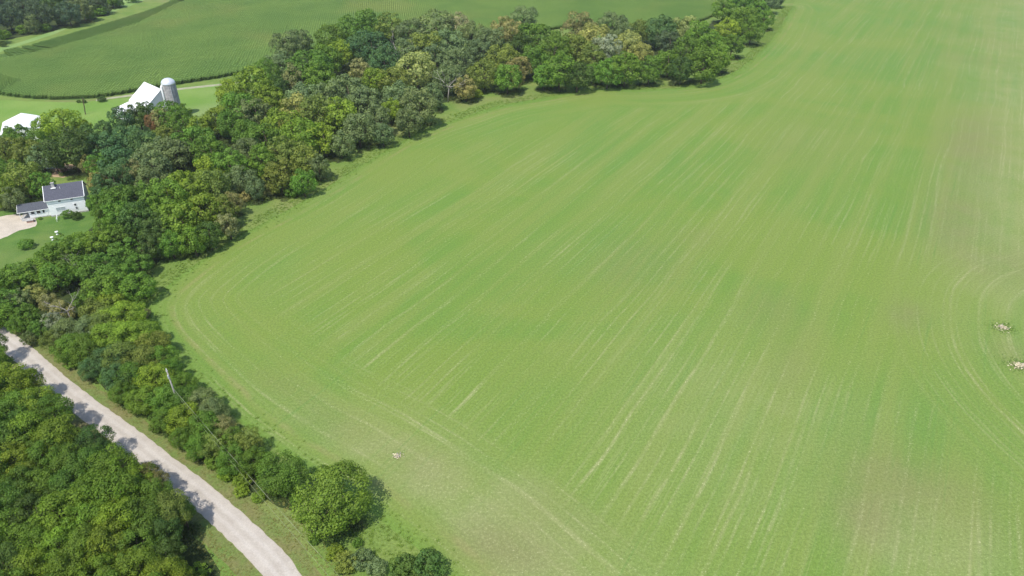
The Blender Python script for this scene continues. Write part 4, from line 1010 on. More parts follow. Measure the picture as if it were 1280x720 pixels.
PAL = {'y': (0.201, 0.295, 0.034), 'g': (0.122, 0.227, 0.032), 'd': (0.071, 0.136, 0.032), 't': (0.078, 0.165, 0.069), 'e': (0.165, 0.224, 0.106),
       'o': (0.183, 0.234, 0.053), 'n': (0.262, 0.254, 0.115), 'l': (0.329, 0.360, 0.132), 'r': (0.244, 0.124, 0.075), 'h': (0.073, 0.118, 0.076),
       'k': (0.068, 0.123, 0.034), 'w': (0.293, 0.307, 0.218), 'm': (0.189, 0.266, 0.034), 'v': (0.177, 0.289, 0.030)}
GRP = {'far': 'trees of the distant wood', 'yard': 'trees round the farmyard', 'belt': 'trees of the long belt above the hayfield',
       'lane': 'trees of the roadside hedgerow', 'wood': 'trees of the wood below the road'}
for i, (x, y, R, h, Rv, c, f, area, lab) in enumerate(TREES):
    shrub = f == 's'
    r = random.Random(i*17+3)
    near = math.hypot(x, y, 95) < 195
    root = empty("shrub" if shrub else "tree", (x, y, 0), r.uniform(0, 2*pi))
    tag(root, lab, "shrub" if shrub else "tree", GRP[area])
    base = PAL[c]; b = r.uniform(.80, 1.18)*(.84 if area == 'wood' else 1.0); hue = r.uniform(-.10, .10)
    colr = (base[0]*b*(1+hue), base[1]*b, base[2]*b*(1-hue), 1)
    if shrub:
        o = link("foliage", r.choice(BUSH), root)
        o.location = (0, 0, h-Rv*1.0); o.scale = (R*r.uniform(.95, 1.1), R*r.uniform(.95, 1.1), Rv*1.02)
        s = link("stem", r.choice(TR), root); s.scale = (h*.7, h*.7, h*.85)
    else:
        o = link("crown", r.choice(HI if near else LO), root)
        o.location = (0, 0, h-Rv*1.12); o.scale = (R*r.uniform(1.04, 1.2), R*r.uniform(1.0, 1.16), Rv*r.uniform(1.12, 1.26))
        o.rotation_euler = (r.uniform(-.12, .12), r.uniform(-.12, .12), 0)
        s = link("trunk", r.choice(TR), root); s.scale = (h*.95, h*.95, h)
    o.color = colr
    if c == 'm': o.scale.x *= .93; o.scale.y *= .93
    if not shrub and area != 'wood':                     # open-grown edges keep their leaves almost to the ground
        o.location.z = h*.50; o.scale.z = h*.52

# ------------------------------------------------------------------ instanced ground cover (geometry nodes)
def source(name, me):
    return bpy.data.objects.new(name, me)               # kept out of the scene, only instanced

def scatter(name, pts, rot, scl, src, label=None, color=None):
    """pts (n,3); one instance of src at each; one object"""
    me = bpy.data.meshes.new(name)
    me.vertices.add(len(pts)); me.vertices.foreach_set("co", np.asarray(pts, np.float32).ravel())
    for an, arr in (("rot", rot), ("scl", scl)):
        a = me.attributes.new(an, 'FLOAT', 'POINT'); a.data.foreach_set("value", np.asarray(arr, np.float32))
    o = link(name, me)
    ng = bpy.data.node_groups.new(name, 'GeometryNodeTree')
    ng.interface.new_socket("Geometry", in_out='INPUT', socket_type='NodeSocketGeometry')
    ng.interface.new_socket("Geometry", in_out='OUTPUT', socket_type='NodeSocketGeometry')
    N = ng.nodes; Lk = ng.links.new
    gi = N.new("NodeGroupInput"); go = N.new("NodeGroupOutput")
    oi = N.new("GeometryNodeObjectInfo"); oi.inputs["Object"].default_value = src; oi.inputs["As Instance"].default_value = True
    mp = N.new("GeometryNodeMeshToPoints")
    ip_ = N.new("GeometryNodeInstanceOnPoints")
    ra = N.new("GeometryNodeInputNamedAttribute"); ra.data_type = 'FLOAT'; ra.inputs[0].default_value = "rot"
    sa = N.new("GeometryNodeInputNamedAttribute"); sa.data_type = 'FLOAT'; sa.inputs[0].default_value = "scl"
    cx = N.new("ShaderNodeCombineXYZ"); Lk(ra.outputs[0], cx.inputs[2])
    er = N.new("FunctionNodeEulerToRotation"); Lk(cx.outputs[0], er.inputs[0])
    Lk(gi.outputs[0], mp.inputs[0]); Lk(mp.outputs[0], ip_.inputs["Points"]); Lk(oi.outputs["Geometry"], ip_.inputs["Instance"])
    Lk(er.outputs[0], ip_.inputs["Rotation"]); Lk(sa.outputs[0], ip_.inputs["Scale"]); Lk(ip_.outputs[0], go.inputs[0])
    md = o.modifiers.new("scatter", 'NODES'); md.node_group = ng
    tag(o, label=label, kind='stuff')
    if color: o.color = (*color, 1)
    return o

def clump_mesh(name, seed, n, size, flat=.6, mat=None):
    rs = np.random.default_rng(seed)
    d = unit(n, rs); d[:, 2] = np.abs(d[:, 2]); r = rs.uniform(.45, 1.05, (n, 1))
    c = d*r*np.array([1, 1, flat])
    nn = d+rs.normal(scale=.4, size=d.shape)+np.array([0, 0, .9]); nn /= np.linalg.norm(nn, axis=1)[:, None]
    v, f = leaf_quads(c, nn, size*rs.uniform(.6, 1.4, n), rs)
    return mesh_np(name, v, f, mat or M['leaf'], [("tone", 'FACE', rs.uniform(0, 1, n))])

def tuft_mesh(name, seed, n, mat):
    rs = np.random.default_rng(seed)
    a = rs.uniform(0, 2*pi, n); lean = rs.uniform(.5, 1.2, n); b = np.c_[rs.normal(scale=.25, size=(n, 2)), np.zeros(n)]
    tip = b+np.c_[np.cos(a)*lean, np.sin(a)*lean, rs.uniform(.3, .7, n)]
    side = np.c_[-np.sin(a), np.cos(a), np.zeros(n)]*.10
    mid_ = (b+tip)/2+np.array([0, 0, .12])
    v = np.stack([b-side*.5, b+side*.5, mid_+side*.6, mid_-side*.6], 1).reshape(-1, 3)
    f = np.arange(n*4).reshape(n, 4)
    v2 = np.stack([mid_-side*.6, mid_+side*.6, tip+side*.1, tip-side*.1], 1).reshape(-1, 3)
    return mesh_np(name, np.r_[v, v2], np.r_[f, f+n*4], mat, [("tone", 'FACE', np.r_[rs.uniform(0, 1, n)]*1.0 if False else rs.uniform(0, 1, 2*n))])

ug = source("undergrowth_clump", clump_mesh("undergrowth_clump", 5, 240, .17, .75))
roadc = [tuple(m) for m in mid]
up, uo = [], []
for (x, y, R, h, Rv, c, f, area, lab) in TREES:
    if f == 's': continue
    n = int(R*R*.55)+3
    a = rng.uniform(0, 2*pi, n); q = np.sqrt(rng.uniform(0, 1, n))*R*(.6 if area == 'lane' else .8)
    up.append(np.c_[x+np.cos(a)*q, y+np.sin(a)*q, np.zeros(n)])
up = np.concatenate(up)
fd = dist_line(up[:, :2], front)[0]
ok = ~inside(up[:, :2], fld) & (fd > 2.5)
ok &= dist_line(up[:, :2], roadc)[0] > HWD+2.8
ok &= ~inside(up[:, :2], LAWN) & ~inside(up[:, :2], PASTURE) & ~inside(up[:, :2], DRIVE)
up = up[ok]
up = up[np.hypot(up[:, 0]+140, up[:, 1]-200) > 14]
pick = rng.uniform(0, 1, len(up)) < .5
for sel, nm, colr in ((pick, "undergrowth", (.055, .100, .022)), (~pick, "undergrowth", (.075, .095, .035))):
    P_ = up[sel]
    scatter(nm, P_, rng.uniform(0, 6.28, len(P_)), rng.uniform(.8, 2.0, len(P_)), ug, 'low leafy undergrowth filling the ground between the trees', colr)
print('tris', sum(len(o.data.polygons)*2 for o in scene.objects if o.type == 'MESH')); print("undergrowth", len(up))

# weedy grass along the field edge and both road verges
def along_band(line, n, lo, hi):
    A, t = resample(line, 2000); T_ = np.gradient(A, axis=0); T_ /= np.hypot(*T_.T)[:, None]; Nn = np.c_[T_[:, 1], -T_[:, 0]]
    i = rng.integers(0, 2000, n); o = rng.uniform(lo, hi, n)
    return A[i]+Nn[i]*o[:, None]+rng.normal(scale=.25, size=(n, 2))
tf = source("grass_tuft", tuft_mesh("grass_tuft", 3, 26, M['leaf']))
e = along_band(front, 16000, -5.5, 5.5)
e = e[(rng.uniform(0, 1, len(e)) < np.where(inside(e, fld), np.exp(-dist_line(e, front)[0]/1.6), 1.0))]
e = e[dist_line(e, roadc)[0] > HWD+1.5]
scatter("edge_grass", np.c_[e, np.zeros(len(e))], rng.uniform(0, 6.28, len(e)), rng.uniform(.12, .38, len(e)), tf, 'rank green grass growing along the hayfield edge', (.19, .29, .055))
v1 = along_band(roadc, 7000, -HWD-6.5, HWD+4.5)
v1 = v1[dist_line(v1, roadc)[0] > HWD+.25]
dd = dist_line(v1, roadc)[0]-HWD
v1 = v1[rng.uniform(0, 1, len(v1)) < np.clip(dd/1.8, .25, 1)]
scatter("verge_grass", np.c_[v1, np.zeros(len(v1))], rng.uniform(0, 6.28, len(v1)), rng.uniform(.1, .24, len(v1)), tf, 'short dry green grass on the road verges', (.27, .27, .10))
wd = source("weed_clump", clump_mesh("weed_clump", 9, 90, .22, .8))
e = along_band(front, 1100, -6.5, 6.5); e = e[~inside(e, fld) & (e[:, 1] > 135)]; e = e[dist_line(e, roadc)[0] > HWD+3]
scatter("edge_weeds", np.c_[e, np.zeros(len(e))], rng.uniform(0, 6.28, len(e)), rng.uniform(.25, .7, len(e)), wd, 'bushy weeds between the hayfield and the trees', (.19, .29, .05))

# ------------------------------------------------------------------ corn
def corn_segment(seed):
    rs = np.random.default_rng(seed); n = 84
    x = rs.uniform(-1.0, 1.0, n); a = rs.uniform(0, 2*pi, n); z = rs.uniform(.4, 2.2, n)
    c = np.c_[x, rs.uniform(-.66, .66, n), z]
    nn = np.c_[np.cos(a)*.6, np.sin(a)*.6, rs.uniform(1.2, 2.2, n)]; nn /= np.linalg.norm(nn, axis=1)[:, None]
    v, f = leaf_quads(c, nn, rs.uniform(.38, .62, n), rs)
    sx = np.linspace(-.9, .9, 7); q = []
    for xx in sx: q += [(xx-.05, 0, 0), (xx+.05, 0, 0), (xx+.04, .02, 2.2), (xx-.04, .02, 2.2)]
    v2 = np.array(q); f2 = np.arange(28).reshape(7, 4)+len(v)
    return mesh_np("corn_row", np.r_[v, v2], np.r_[f, f2], M['corn'], [("tone", 'FACE', np.r_[rs.uniform(0, 1, n), np.full(7, .7)])])
cs = source("corn_row", corn_segment(3))
cp = smooth_line(CORN, 3, True)
CA = np.array(cp); area2 = np.sum(CA[:, 0]*np.roll(CA[:, 1], -1)-np.roll(CA[:, 0], -1)*CA[:, 1])
pp, rot = [], []
def closed_resample(A, step):
    A = np.r_[A, A[:1]]; L = np.r_[0, np.cumsum(np.hypot(*np.diff(A, axis=0).T))]
    n = int(L[-1]/step); t = np.linspace(0, L[-1], n, endpoint=False)
    return np.c_[np.interp(t, L, A[:, 0]), np.interp(t, L, A[:, 1])]
B0 = closed_resample(CA, 1.9)
for _ in range(12): B0 = (np.roll(B0, 1, 0)+B0*2+np.roll(B0, -1, 0))/4
T0 = np.roll(B0, -2, 0)-np.roll(B0, 2, 0); T0 /= np.hypot(*T0.T)[:, None]
N0 = np.c_[-T0[:, 1], T0[:, 0]]*(1 if area2 > 0 else -1)
HEADW = 18.0; ROW = 1.35
for ri, d in enumerate(np.arange(.3, HEADW, 1.22)):
    Q = B0+N0*d
    ok = inside(Q, cp) & (Q[:, 1] < 620)
    ok[ok] &= dist_line(Q[ok], cp, True)[0] > d-.25
    ok &= Q[:, 0] < -238
    pp.append(Q[ok]); rot.append(np.arctan2(T0[ok, 1], T0[ok, 0]))
ca = radians(90+7)                                     # inner rows run away from the camera
dr = np.array((cos(ca), sin(ca))); dn = np.array((dr[1], -dr[0]))
U, Wd = np.meshgrid(np.arange(-420, 420, ROW), np.arange(150, 640, 1.9))
Q = U.ravel()[:, None]*dn+Wd.ravel()[:, None]*dr
bend = 9*np.sin(Q[:, 1]/120.0); Q[:, 0] += bend
Q = Q[(Q[:, 1] < 600) & (Q[:, 0] > -330) & (Q[:, 0] < 260)]
Q = Q[inside(Q, cp)]; Q = Q[dist_line(Q, cp, True)[0] > np.where(Q[:, 0] < -238, HEADW, .4)]
pp.append(Q); rot.append(ca-np.arctan(9/120*np.cos(Q[:, 1]/120.0)))
pp = np.concatenate(pp); rot = np.concatenate(rot)
print("corn segments", len(pp))
scatter("corn_crop", np.c_[pp+rng.normal(scale=.05, size=pp.shape), np.zeros(len(pp))], rot, rng.uniform(.92, 1.12, len(pp)), cs, 'tall green corn standing in rows behind the farm')

# ------------------------------------------------------------------ dead trees
def branchy(mb, p, d, L, r, depth, rs):
    n = 3; pts = [p]; q = p
    for k in range(n):
        d = (d+Vector((rs.uniform(-.28, .28), rs.uniform(-.28, .28), rs.uniform(-.12, .2)))).normalized()
        q = q+d*L/n; pts.append(q)
    mb.tube(pts, [r*(1-.45*k/n) for k in range(n+1)], 6)
    if depth == 0: return
    for k in range(3 if depth > 1 else 2):
        dd = (d+Vector((rs.uniform(-.9, .9), rs.uniform(-.9, .9), rs.uniform(-.35, .45)))).normalized()
        branchy(mb, pts[-1] if k < 2 else pts[2], dd, L*rs.uniform(.6, .85), r*.52, depth-1, rs)
def dead_tree(x, y, h, lean, seed, label, rs_=.28):
    root = empty("dead_tree", (x, y, 0)); tag(root, label, "dead tree", "bare dead trees")
    rs = random.Random(seed)
    mb = MB(); top = Vector((lean[0], lean[1], h*.5))
    mb.tube([(0, 0, -.1), (lean[0]*.4, lean[1]*.4, h*.25), top], [rs_, rs_*.8, rs_*.62], 8)
    mb.build("trunk", M['deadwood'], root, True)
    for k in range(4):
        a = k*1.57+rs.uniform(-.4, .4)
        b = MB(); branchy(b, top-Vector((0, 0, .1*k)), Vector((cos(a), sin(a), rs.uniform(.25, .9))).normalized(), h*.30, rs_*.55, 2, rs)
        b.build("limb", M['deadwood'], root, True)
dead_tree(*DEAD_A, 15, (1, -1.5), 4, 'bare bleached dead tree with spreading limbs at the hayfield edge of the belt', .34)
dead_tree(*DEAD_B, 20, (-.5, 0), 9, 'tall thin bare dead tree standing among the far belt trees', .32)
dead_tree(*DEAD_C, 10, (.5, -.5), 12, 'bare forked dead tree in the hedgerow close to the road end', .17)
dead_tree(*DEAD_D, 8.5, (0, 0), 15, 'pale bare dead treetop in the hedgerow below the house lawn', .11)

# ------------------------------------------------------------------ house
def place(loc, ux):
    return empty, (loc[0], loc[1], 0), math.atan2(ux[1], ux[0])
def window(root, x, z, w, h, y=-.0, pane='glass', mull=1, face='front', xw=0.0, name="window"):
    """a framed window on the wall y=const (front) or x=const (gable)"""
    t = .09
    fr = MB(); pn = MB()
    def bx(mb, a0, a1, d0, d1, z0, z1):
        if face == 'front': mb.bb(a0, a1, y-d1, y-d0, z0, z1)
        else: mb.bb(xw+d0, xw+d1, a0, a1, z0, z1)
    bx(fr, x-w/2-t, x-w/2, 0, .07, z-h/2-t, z+h/2+t); bx(fr, x+w/2, x+w/2+t, 0, .07, z-h/2-t, z+h/2+t)
    bx(fr, x-w/2, x+w/2, 0, .068, z+h/2, z+h/2+t); bx(fr, x-w/2, x+w/2, 0, .10, z-h/2-t, z-h/2)
    f = fr.build(name, M['trim'], root)
    seg = w/mull
    for k in range(mull):
        p = MB(); bx(p, x-w/2+k*seg+.025, x-w/2+(k+1)*seg-.025, 0, .02, z-h/2, z+h/2); p.build("pane", M[pane], f)
    return f

ux = Vector((.924, .383)); HA = math.atan2(ux.y, ux.x)
house = empty("farmhouse", (HOUSE_EAVE[0], HOUSE_EAVE[1], 0), HA)
tag(house, 'white farmhouse with slate-blue roof and low left wing beside the lawn', 'house')
LX = 10.4; DY = 8.6; EZ = 5.6; RZ = 8.6
mb = MB(); bm_ = mb.bm
def prism(mb, x0, x1, y0, y1, z0, ez, rz):
    ym = (y0+y1)/2
    A = [mb.bm.verts.new(p) for p in ((x0, y0, z0), (x0, y1, z0), (x0, y1, ez), (x0, ym, rz), (x0, y0, ez))]
    B = [mb.bm.verts.new(p) for p in ((x1, y0, z0), (x1, y1, z0), (x1, y1, ez), (x1, ym, rz), (x1, y0, ez))]
    mb.bm.faces.new(A); mb.bm.faces.new(B[::-1])
    for i in range(5):
        j = (i+1) % 5; mb.bm.faces.new((A[j], A[i], B[i], B[j]))
prism(mb, -LX, 0, 0, DY, .45, EZ, RZ); mb.build("wall", M['white'], house)
MB().bb(-LX-.06, .06, -.06, DY+.06, -.1, .45).build("foundation", M['stone'], house)
o_ = .35
def roof_slab(x0, x1, ya, za, yb, zb, root, mat, name="roof_slope"):
    """slab from the eave (ya,za) up to the ridge (yb,zb)"""
    m = MB()
    pts = [(x0, ya, za), (x1, ya, za), (x1, yb, zb), (x0, yb, zb)]
    if yb < ya: pts = pts[::-1]
    m.poly(pts, .14)
    return m.build(name, mat, root)
sl = (RZ-EZ)/(DY/2)
roof_slab(-LX-.3, .3, -o_, EZ-o_*sl+.16, DY/2, RZ+.16, house, M['shingle'])
roof_slab(-LX-.3, .3, DY+o_, EZ-o_*sl+.16, DY/2+.003, RZ+.157, house, M['shingle'])
for xx in (-LX-.34, .34):                                 # barge boards
    m = MB(); s_ = 1 if xx > 0 else -1
    for yy, zz in ((-o_, EZ-o_*sl), (DY+o_, EZ-o_*sl)):
        m.tube([(xx, yy, zz+.08), (xx, DY/2, RZ+.08)], .11, 4)
    m.build("barge_board", M['trim'], house)
MB().bb(-LX-.3, .3, -o_-.12, -o_-.01, EZ-o_*sl-.02, EZ-o_*sl+.12).build("gutter", M['trim'], house)
# shingle courses as real steps
for k in range(1, 11):
    t_ = k/11; yy = -o_+(DY/2+o_)*t_; zz = EZ-o_*sl+.16+(RZ-EZ+o_*sl)*t_
    MB().bb(-LX-.29, .29, yy-.01, yy+.045, zz-.03, zz+.04).build("shingle_course", M['shingle'], house)
ch = MB().bb(-8.2, -7.4, DY/2-1.0, DY/2-.3, RZ-.9, RZ+1.0).build("chimney", M['stone'], house)
MB().bb(-8.3, -7.3, DY/2-1.1, DY/2-.2, RZ+1.0, RZ+1.12).build("chimney_cap", M['concrete'], ch)
MB().bb(-8.5, -7.1, DY/2-1.5, DY/2-1.05, RZ-.62, RZ-.42).build("roof_flashing", M['trim'], house)
MB().tube([(-6.0, 2.9, RZ-1.1), (-6.0, 2.9, RZ-.3)], .09, 6).build("vent_pipe", M['trim'], house)
window(house, -7.2, 2.2, 2.5, 1.2, pane='paleglass', mull=2)
window(house, -3.0, 2.9, .55, .8); window(house, -2.9, 1.75, .55, .7)
window(house, -6.8, 4.85, .7, .5); window(house, -3.4, 4.85, .7, .5)
for yy, zz in ((2.2, 2.2), (6.2, 2.2), (4.3, 5.4)): window(house, yy, zz, .9, 1.2, face='side', xw=0.0)
for k in range(1, 11): # clapboard lines
    MB().bb(-LX+.02, -.02, -.022, .0, .45+k*.46, .45+k*.46+.035).build("clapboard", M['white'], house)
# wing
WX0, WX1, WY0, WY1, WE, WR = -18.9, -LX-.01, 1.0, 6.2, 2.75, 4.1
mb = MB(); prism(mb, WX0+2.6, WX1, WY0, WY1, .3, WE, WR); mb.build("wing_wall", M['white'], house)
MB().bb(WX0, WX1, WY0-.05, WY1+.05, -.1, .3).build("wing_foundation", M['stone'], house)
ws_ = (WR-WE)/((WY1-WY0)/2); wm = (WY0+WY1)/2
roof_slab(WX0-.2, WX1-.12, WY0-.35, WE-.35*ws_+.14, wm, WR+.14, house, M['shingle2'], "wing_roof_slope")
roof_slab(WX0-.2, WX1-.12, WY1+.35, WE-.35*ws_+.14, wm+.003, WR+.137, house, M['shingle2'], "wing_roof_slope")
MB().bb(WX0-.2, WX1-.12, WY0-.47, WY0-.36, WE-.35*ws_-.04, WE-.35*ws_+.10).build("gutter", M['trim'], house)
m = MB(); m.tube([(WX0-.25, WY0-.35, WE-.3), (WX0-.25, wm, WR+.02), (WX0-.25, WY1+.35, WE-.3)], .1, 4); m.build("barge_board", M['trim'], house)
for yy in (WY0+.1, WY1-.1):
    MB().bb(WX0+.05, WX0+.2, yy-.07, yy+.07, .3, WE).build("porch_post", M['trim'], house)
dr_ = MB().bb(WX0+2.52, WX0+2.6, 3.0, 3.95, .3, 2.4).build("door", M['glass'], house)
MB().bb(WX0+2.46, WX0+2.52, 3.8, 3.87, 1.2, 1.32).build("handle", M['galv'], dr_)
for xx in (-15.2, -13.6, -12.0): window(house, xx, 1.9, 1.0, 1.0, y=WY0)
MB().bb(-11.9, -11.2, WY0-.09, WY0-.001, .3, 2.3).build("door", M['trim'], house)
for k in range(3):
    MB().bb(WX0+.3, WX0+2.3, WY0-.4-.35*k, WY0-.05-.35*k, -.05, .3-.1*k-.02*k).build("step", M['stone'], house)
# rail and planter in front
rl_ = empty("handrail", (HOUSE_EAVE[0]-8.6*ux.x+.5*ux.y*2, HOUSE_EAVE[1]-8.6*ux.y-1.0, 0), HA-pi/2)
tag(rl_, 'white handrail and path edging leading from the house front onto the lawn', 'railing')
MB().tube([(0, 0, 1.0), (3.2, .2, .8)], .09, 6).build("rail", M['trim'], rl_)
for k in range(3): MB().tube([(.1+1.5*k, .02+.08*k, 0), (.1+1.5*k, .02+.08*k, .95-.08*k)], .06, 6).build("post", M['trim'], rl_)
pl = empty("brick_planter", (HOUSE_EAVE[0]+ux.x*-16.2+.383*1.2, HOUSE_EAVE[1]+ux.y*-16.2-.924*.6, 0), HA)
tag(pl, 'low dusty red brick planter at the foot of the porch steps', 'planter')
MB().bb(-.9, .9, -1.3, .1, 0, .7).build("brick_box", M['brick'], pl); MB().bb(-1.0, 1.0, -1.4, .2, .7, .8).build("coping", M['stone'], pl)
for (nm, P_, lb) in (("lawn_ornament", LAWNA, 'small white ornament on the lawn, the one nearer the house'), ("lawn_ornament", LAWNB, 'small white ornament on the lawn, the one nearer the hedgerow')):
    e_ = empty(nm, (*P_, 0)); tag(e_, lb, "ornament", "white lawn ornaments")
    MB().lathe([(.35, 0), (.38, .08), (.12, .2), (.12, .6), (.42, .8), (.48, 1.0), (.3, 1.02)], 14).build("basin", M['trim'], e_, True)

# ------------------------------------------------------------------ barn, silo, sheds
bu = Vector((-.74, .67)).normalized(); BA = math.atan2(bu.y, bu.x)
barn = empty("barn", (*BARN, 0), BA)
tag(barn, 'big white barn with bright metal roof and lean-to beside the silo', 'barn')
# local x runs along the ridge away from the silo, local +y faces the yard
BL = 15.3; BZ = 11.0; yE, zE, yB, zB = 8.0, 5.2, -3.6, 8.2
def gable_wall(root, prof, x0, x1, mat, name):
    m = MB(); A = [m.bm.verts.new((x0, y, z)) for y, z in prof]; B = [m.bm.verts.new((x1, y, z)) for y, z in prof]
    m.bm.faces.new(A); m.bm.faces.new(B[::-1])
    for i in range(len(prof)):
        j = (i+1) % len(prof); m.bm.faces.new((A[j], A[i], B[i], B[j]))
    return m.build(name, mat, root)
gable_wall(barn, [(yB, 0), (yE, 0), (yE, zE), (0, BZ), (yB, zB)], 0, BL, M['white'], "wall")
def rslab(root, x0, x1, a, b, mat, name, ribs=True, th=.12):
    m = MB(); (ya, za), (yb, zb) = a, b
    pts = [(x0, ya, za), (x0, yb, zb), (x1, yb, zb), (x1, ya, za)]
    v = [Vector(p) for p in pts]; n = (v[1]-v[0]).cross(v[2]-v[0])
    if n.z < 0: pts = pts[::-1]
    m.poly(pts, th); o = m.build(name, mat, root)
    if ribs:
        k = int((x1-x0)/1.0)
        for i in range(k+1):
            xx = x0+.05+(x1-x0-.1)*i/k
            MB().tube([(xx, ya, za+.02), (xx, yb, zb+.02)], .04, 4).build("seam", mat, o)
    return o
rslab(barn, -.4, BL+.4, (yE+.5, zE-.2), (0, BZ+.18), M['metal_white'], "roof_slope")
rslab(barn, -.4, BL+.4, (yB-.4, zB+.0), (-.003, BZ+.177), M['metal_white'], "roof_slope")
gable_wall(barn, [(yE+.01, 0), (16.0, 0), (16.0, 2.9), (yE+.01, 4.6)], 2.5, BL-.2, M['white'], "lean_to_wall")
rslab(barn, 2.2, BL+.1, (16.4, 2.9), (yE+.05, 4.75), M['metal_white'], "lean_to_roof")
for xx in (4.5, 8.5, 12.5): window(barn, xx, 1.6, .9, .8, face='front', y=16.11)
dr_ = MB().bb(-.10, -.002, 1.5, 5.0, .1, 3.6).build("door", M['white'], barn)
MB().bb(-.16, -.10, 3.2, 3.3, 1.4, 1.7).build("handle", M['rust'], dr_)

silo = empty("silo", (-143.6, 289.0, 0)); tag(silo, 'grey concrete silo with shiny domed cap and white chute beside the barn', 'silo')
MB().lathe([(2.7, -.1), (2.7, 14.1)], 36).build("silo_wall", M['concrete'], silo, False)
MB().lathe([(2.82, 14.1), (2.82, 14.35)]+[(2.8*cos(a), 14.35+2.1*sin(a)) for a in np.linspace(.08, 1.45, 9)], 36).build("dome", M['galv'], silo, True)
for k in range(1, 14):
    MB().lathe([(2.71, k), (2.76, k+.02), (2.76, k+.08), (2.71, k+.1)], 30).build("hoop", M['concrete'], silo)
MB().tube([(-2.3, -2.0, 0), (-2.3, -2.0, 13.3), (-1.6, -1.4, 14.5)], .5, 10).build("chute", M['trim'], silo, True)
MB().tube([(1.6, -2.4, 0), (1.6, -2.4, 13.9)], .10, 6).build("fill_pipe", M['galv'], silo)

sa_ = radians(28.5); su = Vector((-sin(sa_), cos(sa_)))
shed = empty("machine_shed", (SHED[0], SHED[1], 0), math.atan2(su.y, su.x))
tag(shed, 'white metal shed at the left edge of the photo behind yard trees', 'shed')
gable_wall(shed, [(-7, 0), (7, 0), (7, 3.5), (0, 6), (-7, 3.5)], 0, 17, M['white'], "wall")
rslab(shed, -.3, 17.3, (7.4, 3.5), (0, 6.18), M['metal_white'], "roof_slope")
rslab(shed, -.3, 17.3, (-7.4, 3.5), (-.003, 6.177), M['metal_white'], "roof_slope")
dr_ = MB().bb(-.10, -.002, -2.2, 2.2, .1, 3.3).build("door", M['greywall'], shed)

s2 = empty("small_shed", (*SHED2, 0), radians(20)); tag(s2, 'small low pale-roofed shed half hidden in trees behind the house', 'shed')
gable_wall(s2, [(-2.2, 0), (2.2, 0), (2.2, 2.2), (0, 3.1), (-2.2, 2.2)], 0, 6, M['white'], "wall")
rslab(s2, -.2, 6.2, (2.5, 2.15), (0, 3.25), M['metal_white'], "roof_slope", False)
rslab(s2, -.2, 6.2, (-2.5, 2.15), (-.003, 3.247), M['metal_white'], "roof_slope", False)

def wagon(x, y, rz, lab, mat):
    r_ = empty("farm_wagon", (x, y, 0), rz); tag(r_, lab, "wagon", "farm machines in the yard")
    MB().bb(-2.4, 2.4, -1.1, 1.1, .9, 1.05).build("bed", M['rust'], r_)
    for yy in (-1.1, 1.06): MB().bb(-2.4, 2.4, yy, yy+.04, 1.05, 1.9).build("side_board", mat, r_)
    for xx in (-2.4, 2.36): MB().bb(xx, xx+.04, -1.05, 1.05, 1.05, 1.8).build("end_board", mat, r_)
    for xx in (-1.6, 1.6):
        for yy in (-1.0, 1.0):
            w = MB().tube([(xx, yy-.12, .45), (xx, yy+.12, .45)], .45, 14).build("wheel", M['rust'], r_)
    MB().tube([(2.4, 0, .8), (4.2, 0, .5)], .06, 6).build("drawbar", M['rust'], r_)
wagon(CARS[0], CARS[1], .4, 'white-sided farm wagon glimpsed between trees left of the house', M['trim'])
wagon(CARS[0]-5, CARS[1]+2.5, 1.1, 'second white-sided farm wagon near the left edge between trees', M['trim'])
wagon(-160.5, 230, 2.4, 'dark rusty farm wagon on the bare dirt behind the house', M['rust'])

# ladder of logs by the barn: tan heap seen through the trees
hp = empty("lumber_pile", (*TARP, 0), .5); tag(hp, 'pile of pale tan lumber showing among trees below the silo', 'lumber pile')
rs = random.Random(3)
for k in range(26):
    lx, ly = rs.uniform(-1.2, 1.2), rs.uniform(-2.6, 2.6); a = rs.uniform(-.5, .5); z = .15+.16*(k//4)
    MB().box((lx, ly, z), (rs.uniform(2.2, 4.2), .34, .15), a).build("board", M['tan'], hp)

# ------------------------------------------------------------------ poles, wires, fence
def pole(x, y, h, lab, cat="utility pole"):
    r_ = empty("utility_pole", (x, y, 0)); tag(r_, lab, cat, "utility poles")
    MB().tube([(0, 0, -.2), (0, 0, h*.5), (0, 0, h)], [.18, .16, .13], 10).build("shaft", M['pole'], r_, True)
    MB().tube([(0, 0, h-.35), (0, 0, h-.30)], .2, 10).build("band", M['galv'], r_)
    MB().lathe([(.06, h), (.09, h+.08), (.05, h+.2), (.07, h+.26)], 8).build("insulator", M['trim'], r_)
    MB().tube([(0, -.2, h-2.1), (0, -.2, h-1.3)], .14, 8).build("transformer_bracket", M['galv'], r_)
    return r_
PH = 12.0
pole(POLE[0], POLE[1], PH, 'weathered pale utility pole rising from the hedgerow beside the road')
pole(POLE2[0], POLE2[1], PH, 'weathered utility pole beyond the bottom edge, carrying the wires')
def wire(a, b, sag, r, lab):
    n = 28; pts = [Vector(a).lerp(Vector(b), k/n)-Vector((0, 0, 4*sag*(k/n)*(1-k/n))) for k in range(n+1)]
    o = MB().tube(pts, r, 5).build("overhead_wire", M['wire'], None, True)
    tag(o, lab, "wire", "overhead wires between the two poles")
wire((POLE[0], POLE[1], 7.2), (POLE2[0], POLE2[1], 7.6), .8, .028, 'upper overhead wire running down from the pale utility pole along the road')
wire((POLE[0]+.15, POLE[1]-.15, 6.3), (POLE2[0]-.6, POLE2[1]-.4, 6.0), 1.2, .015, 'thinner lower overhead wire running beside the upper wire along the road')

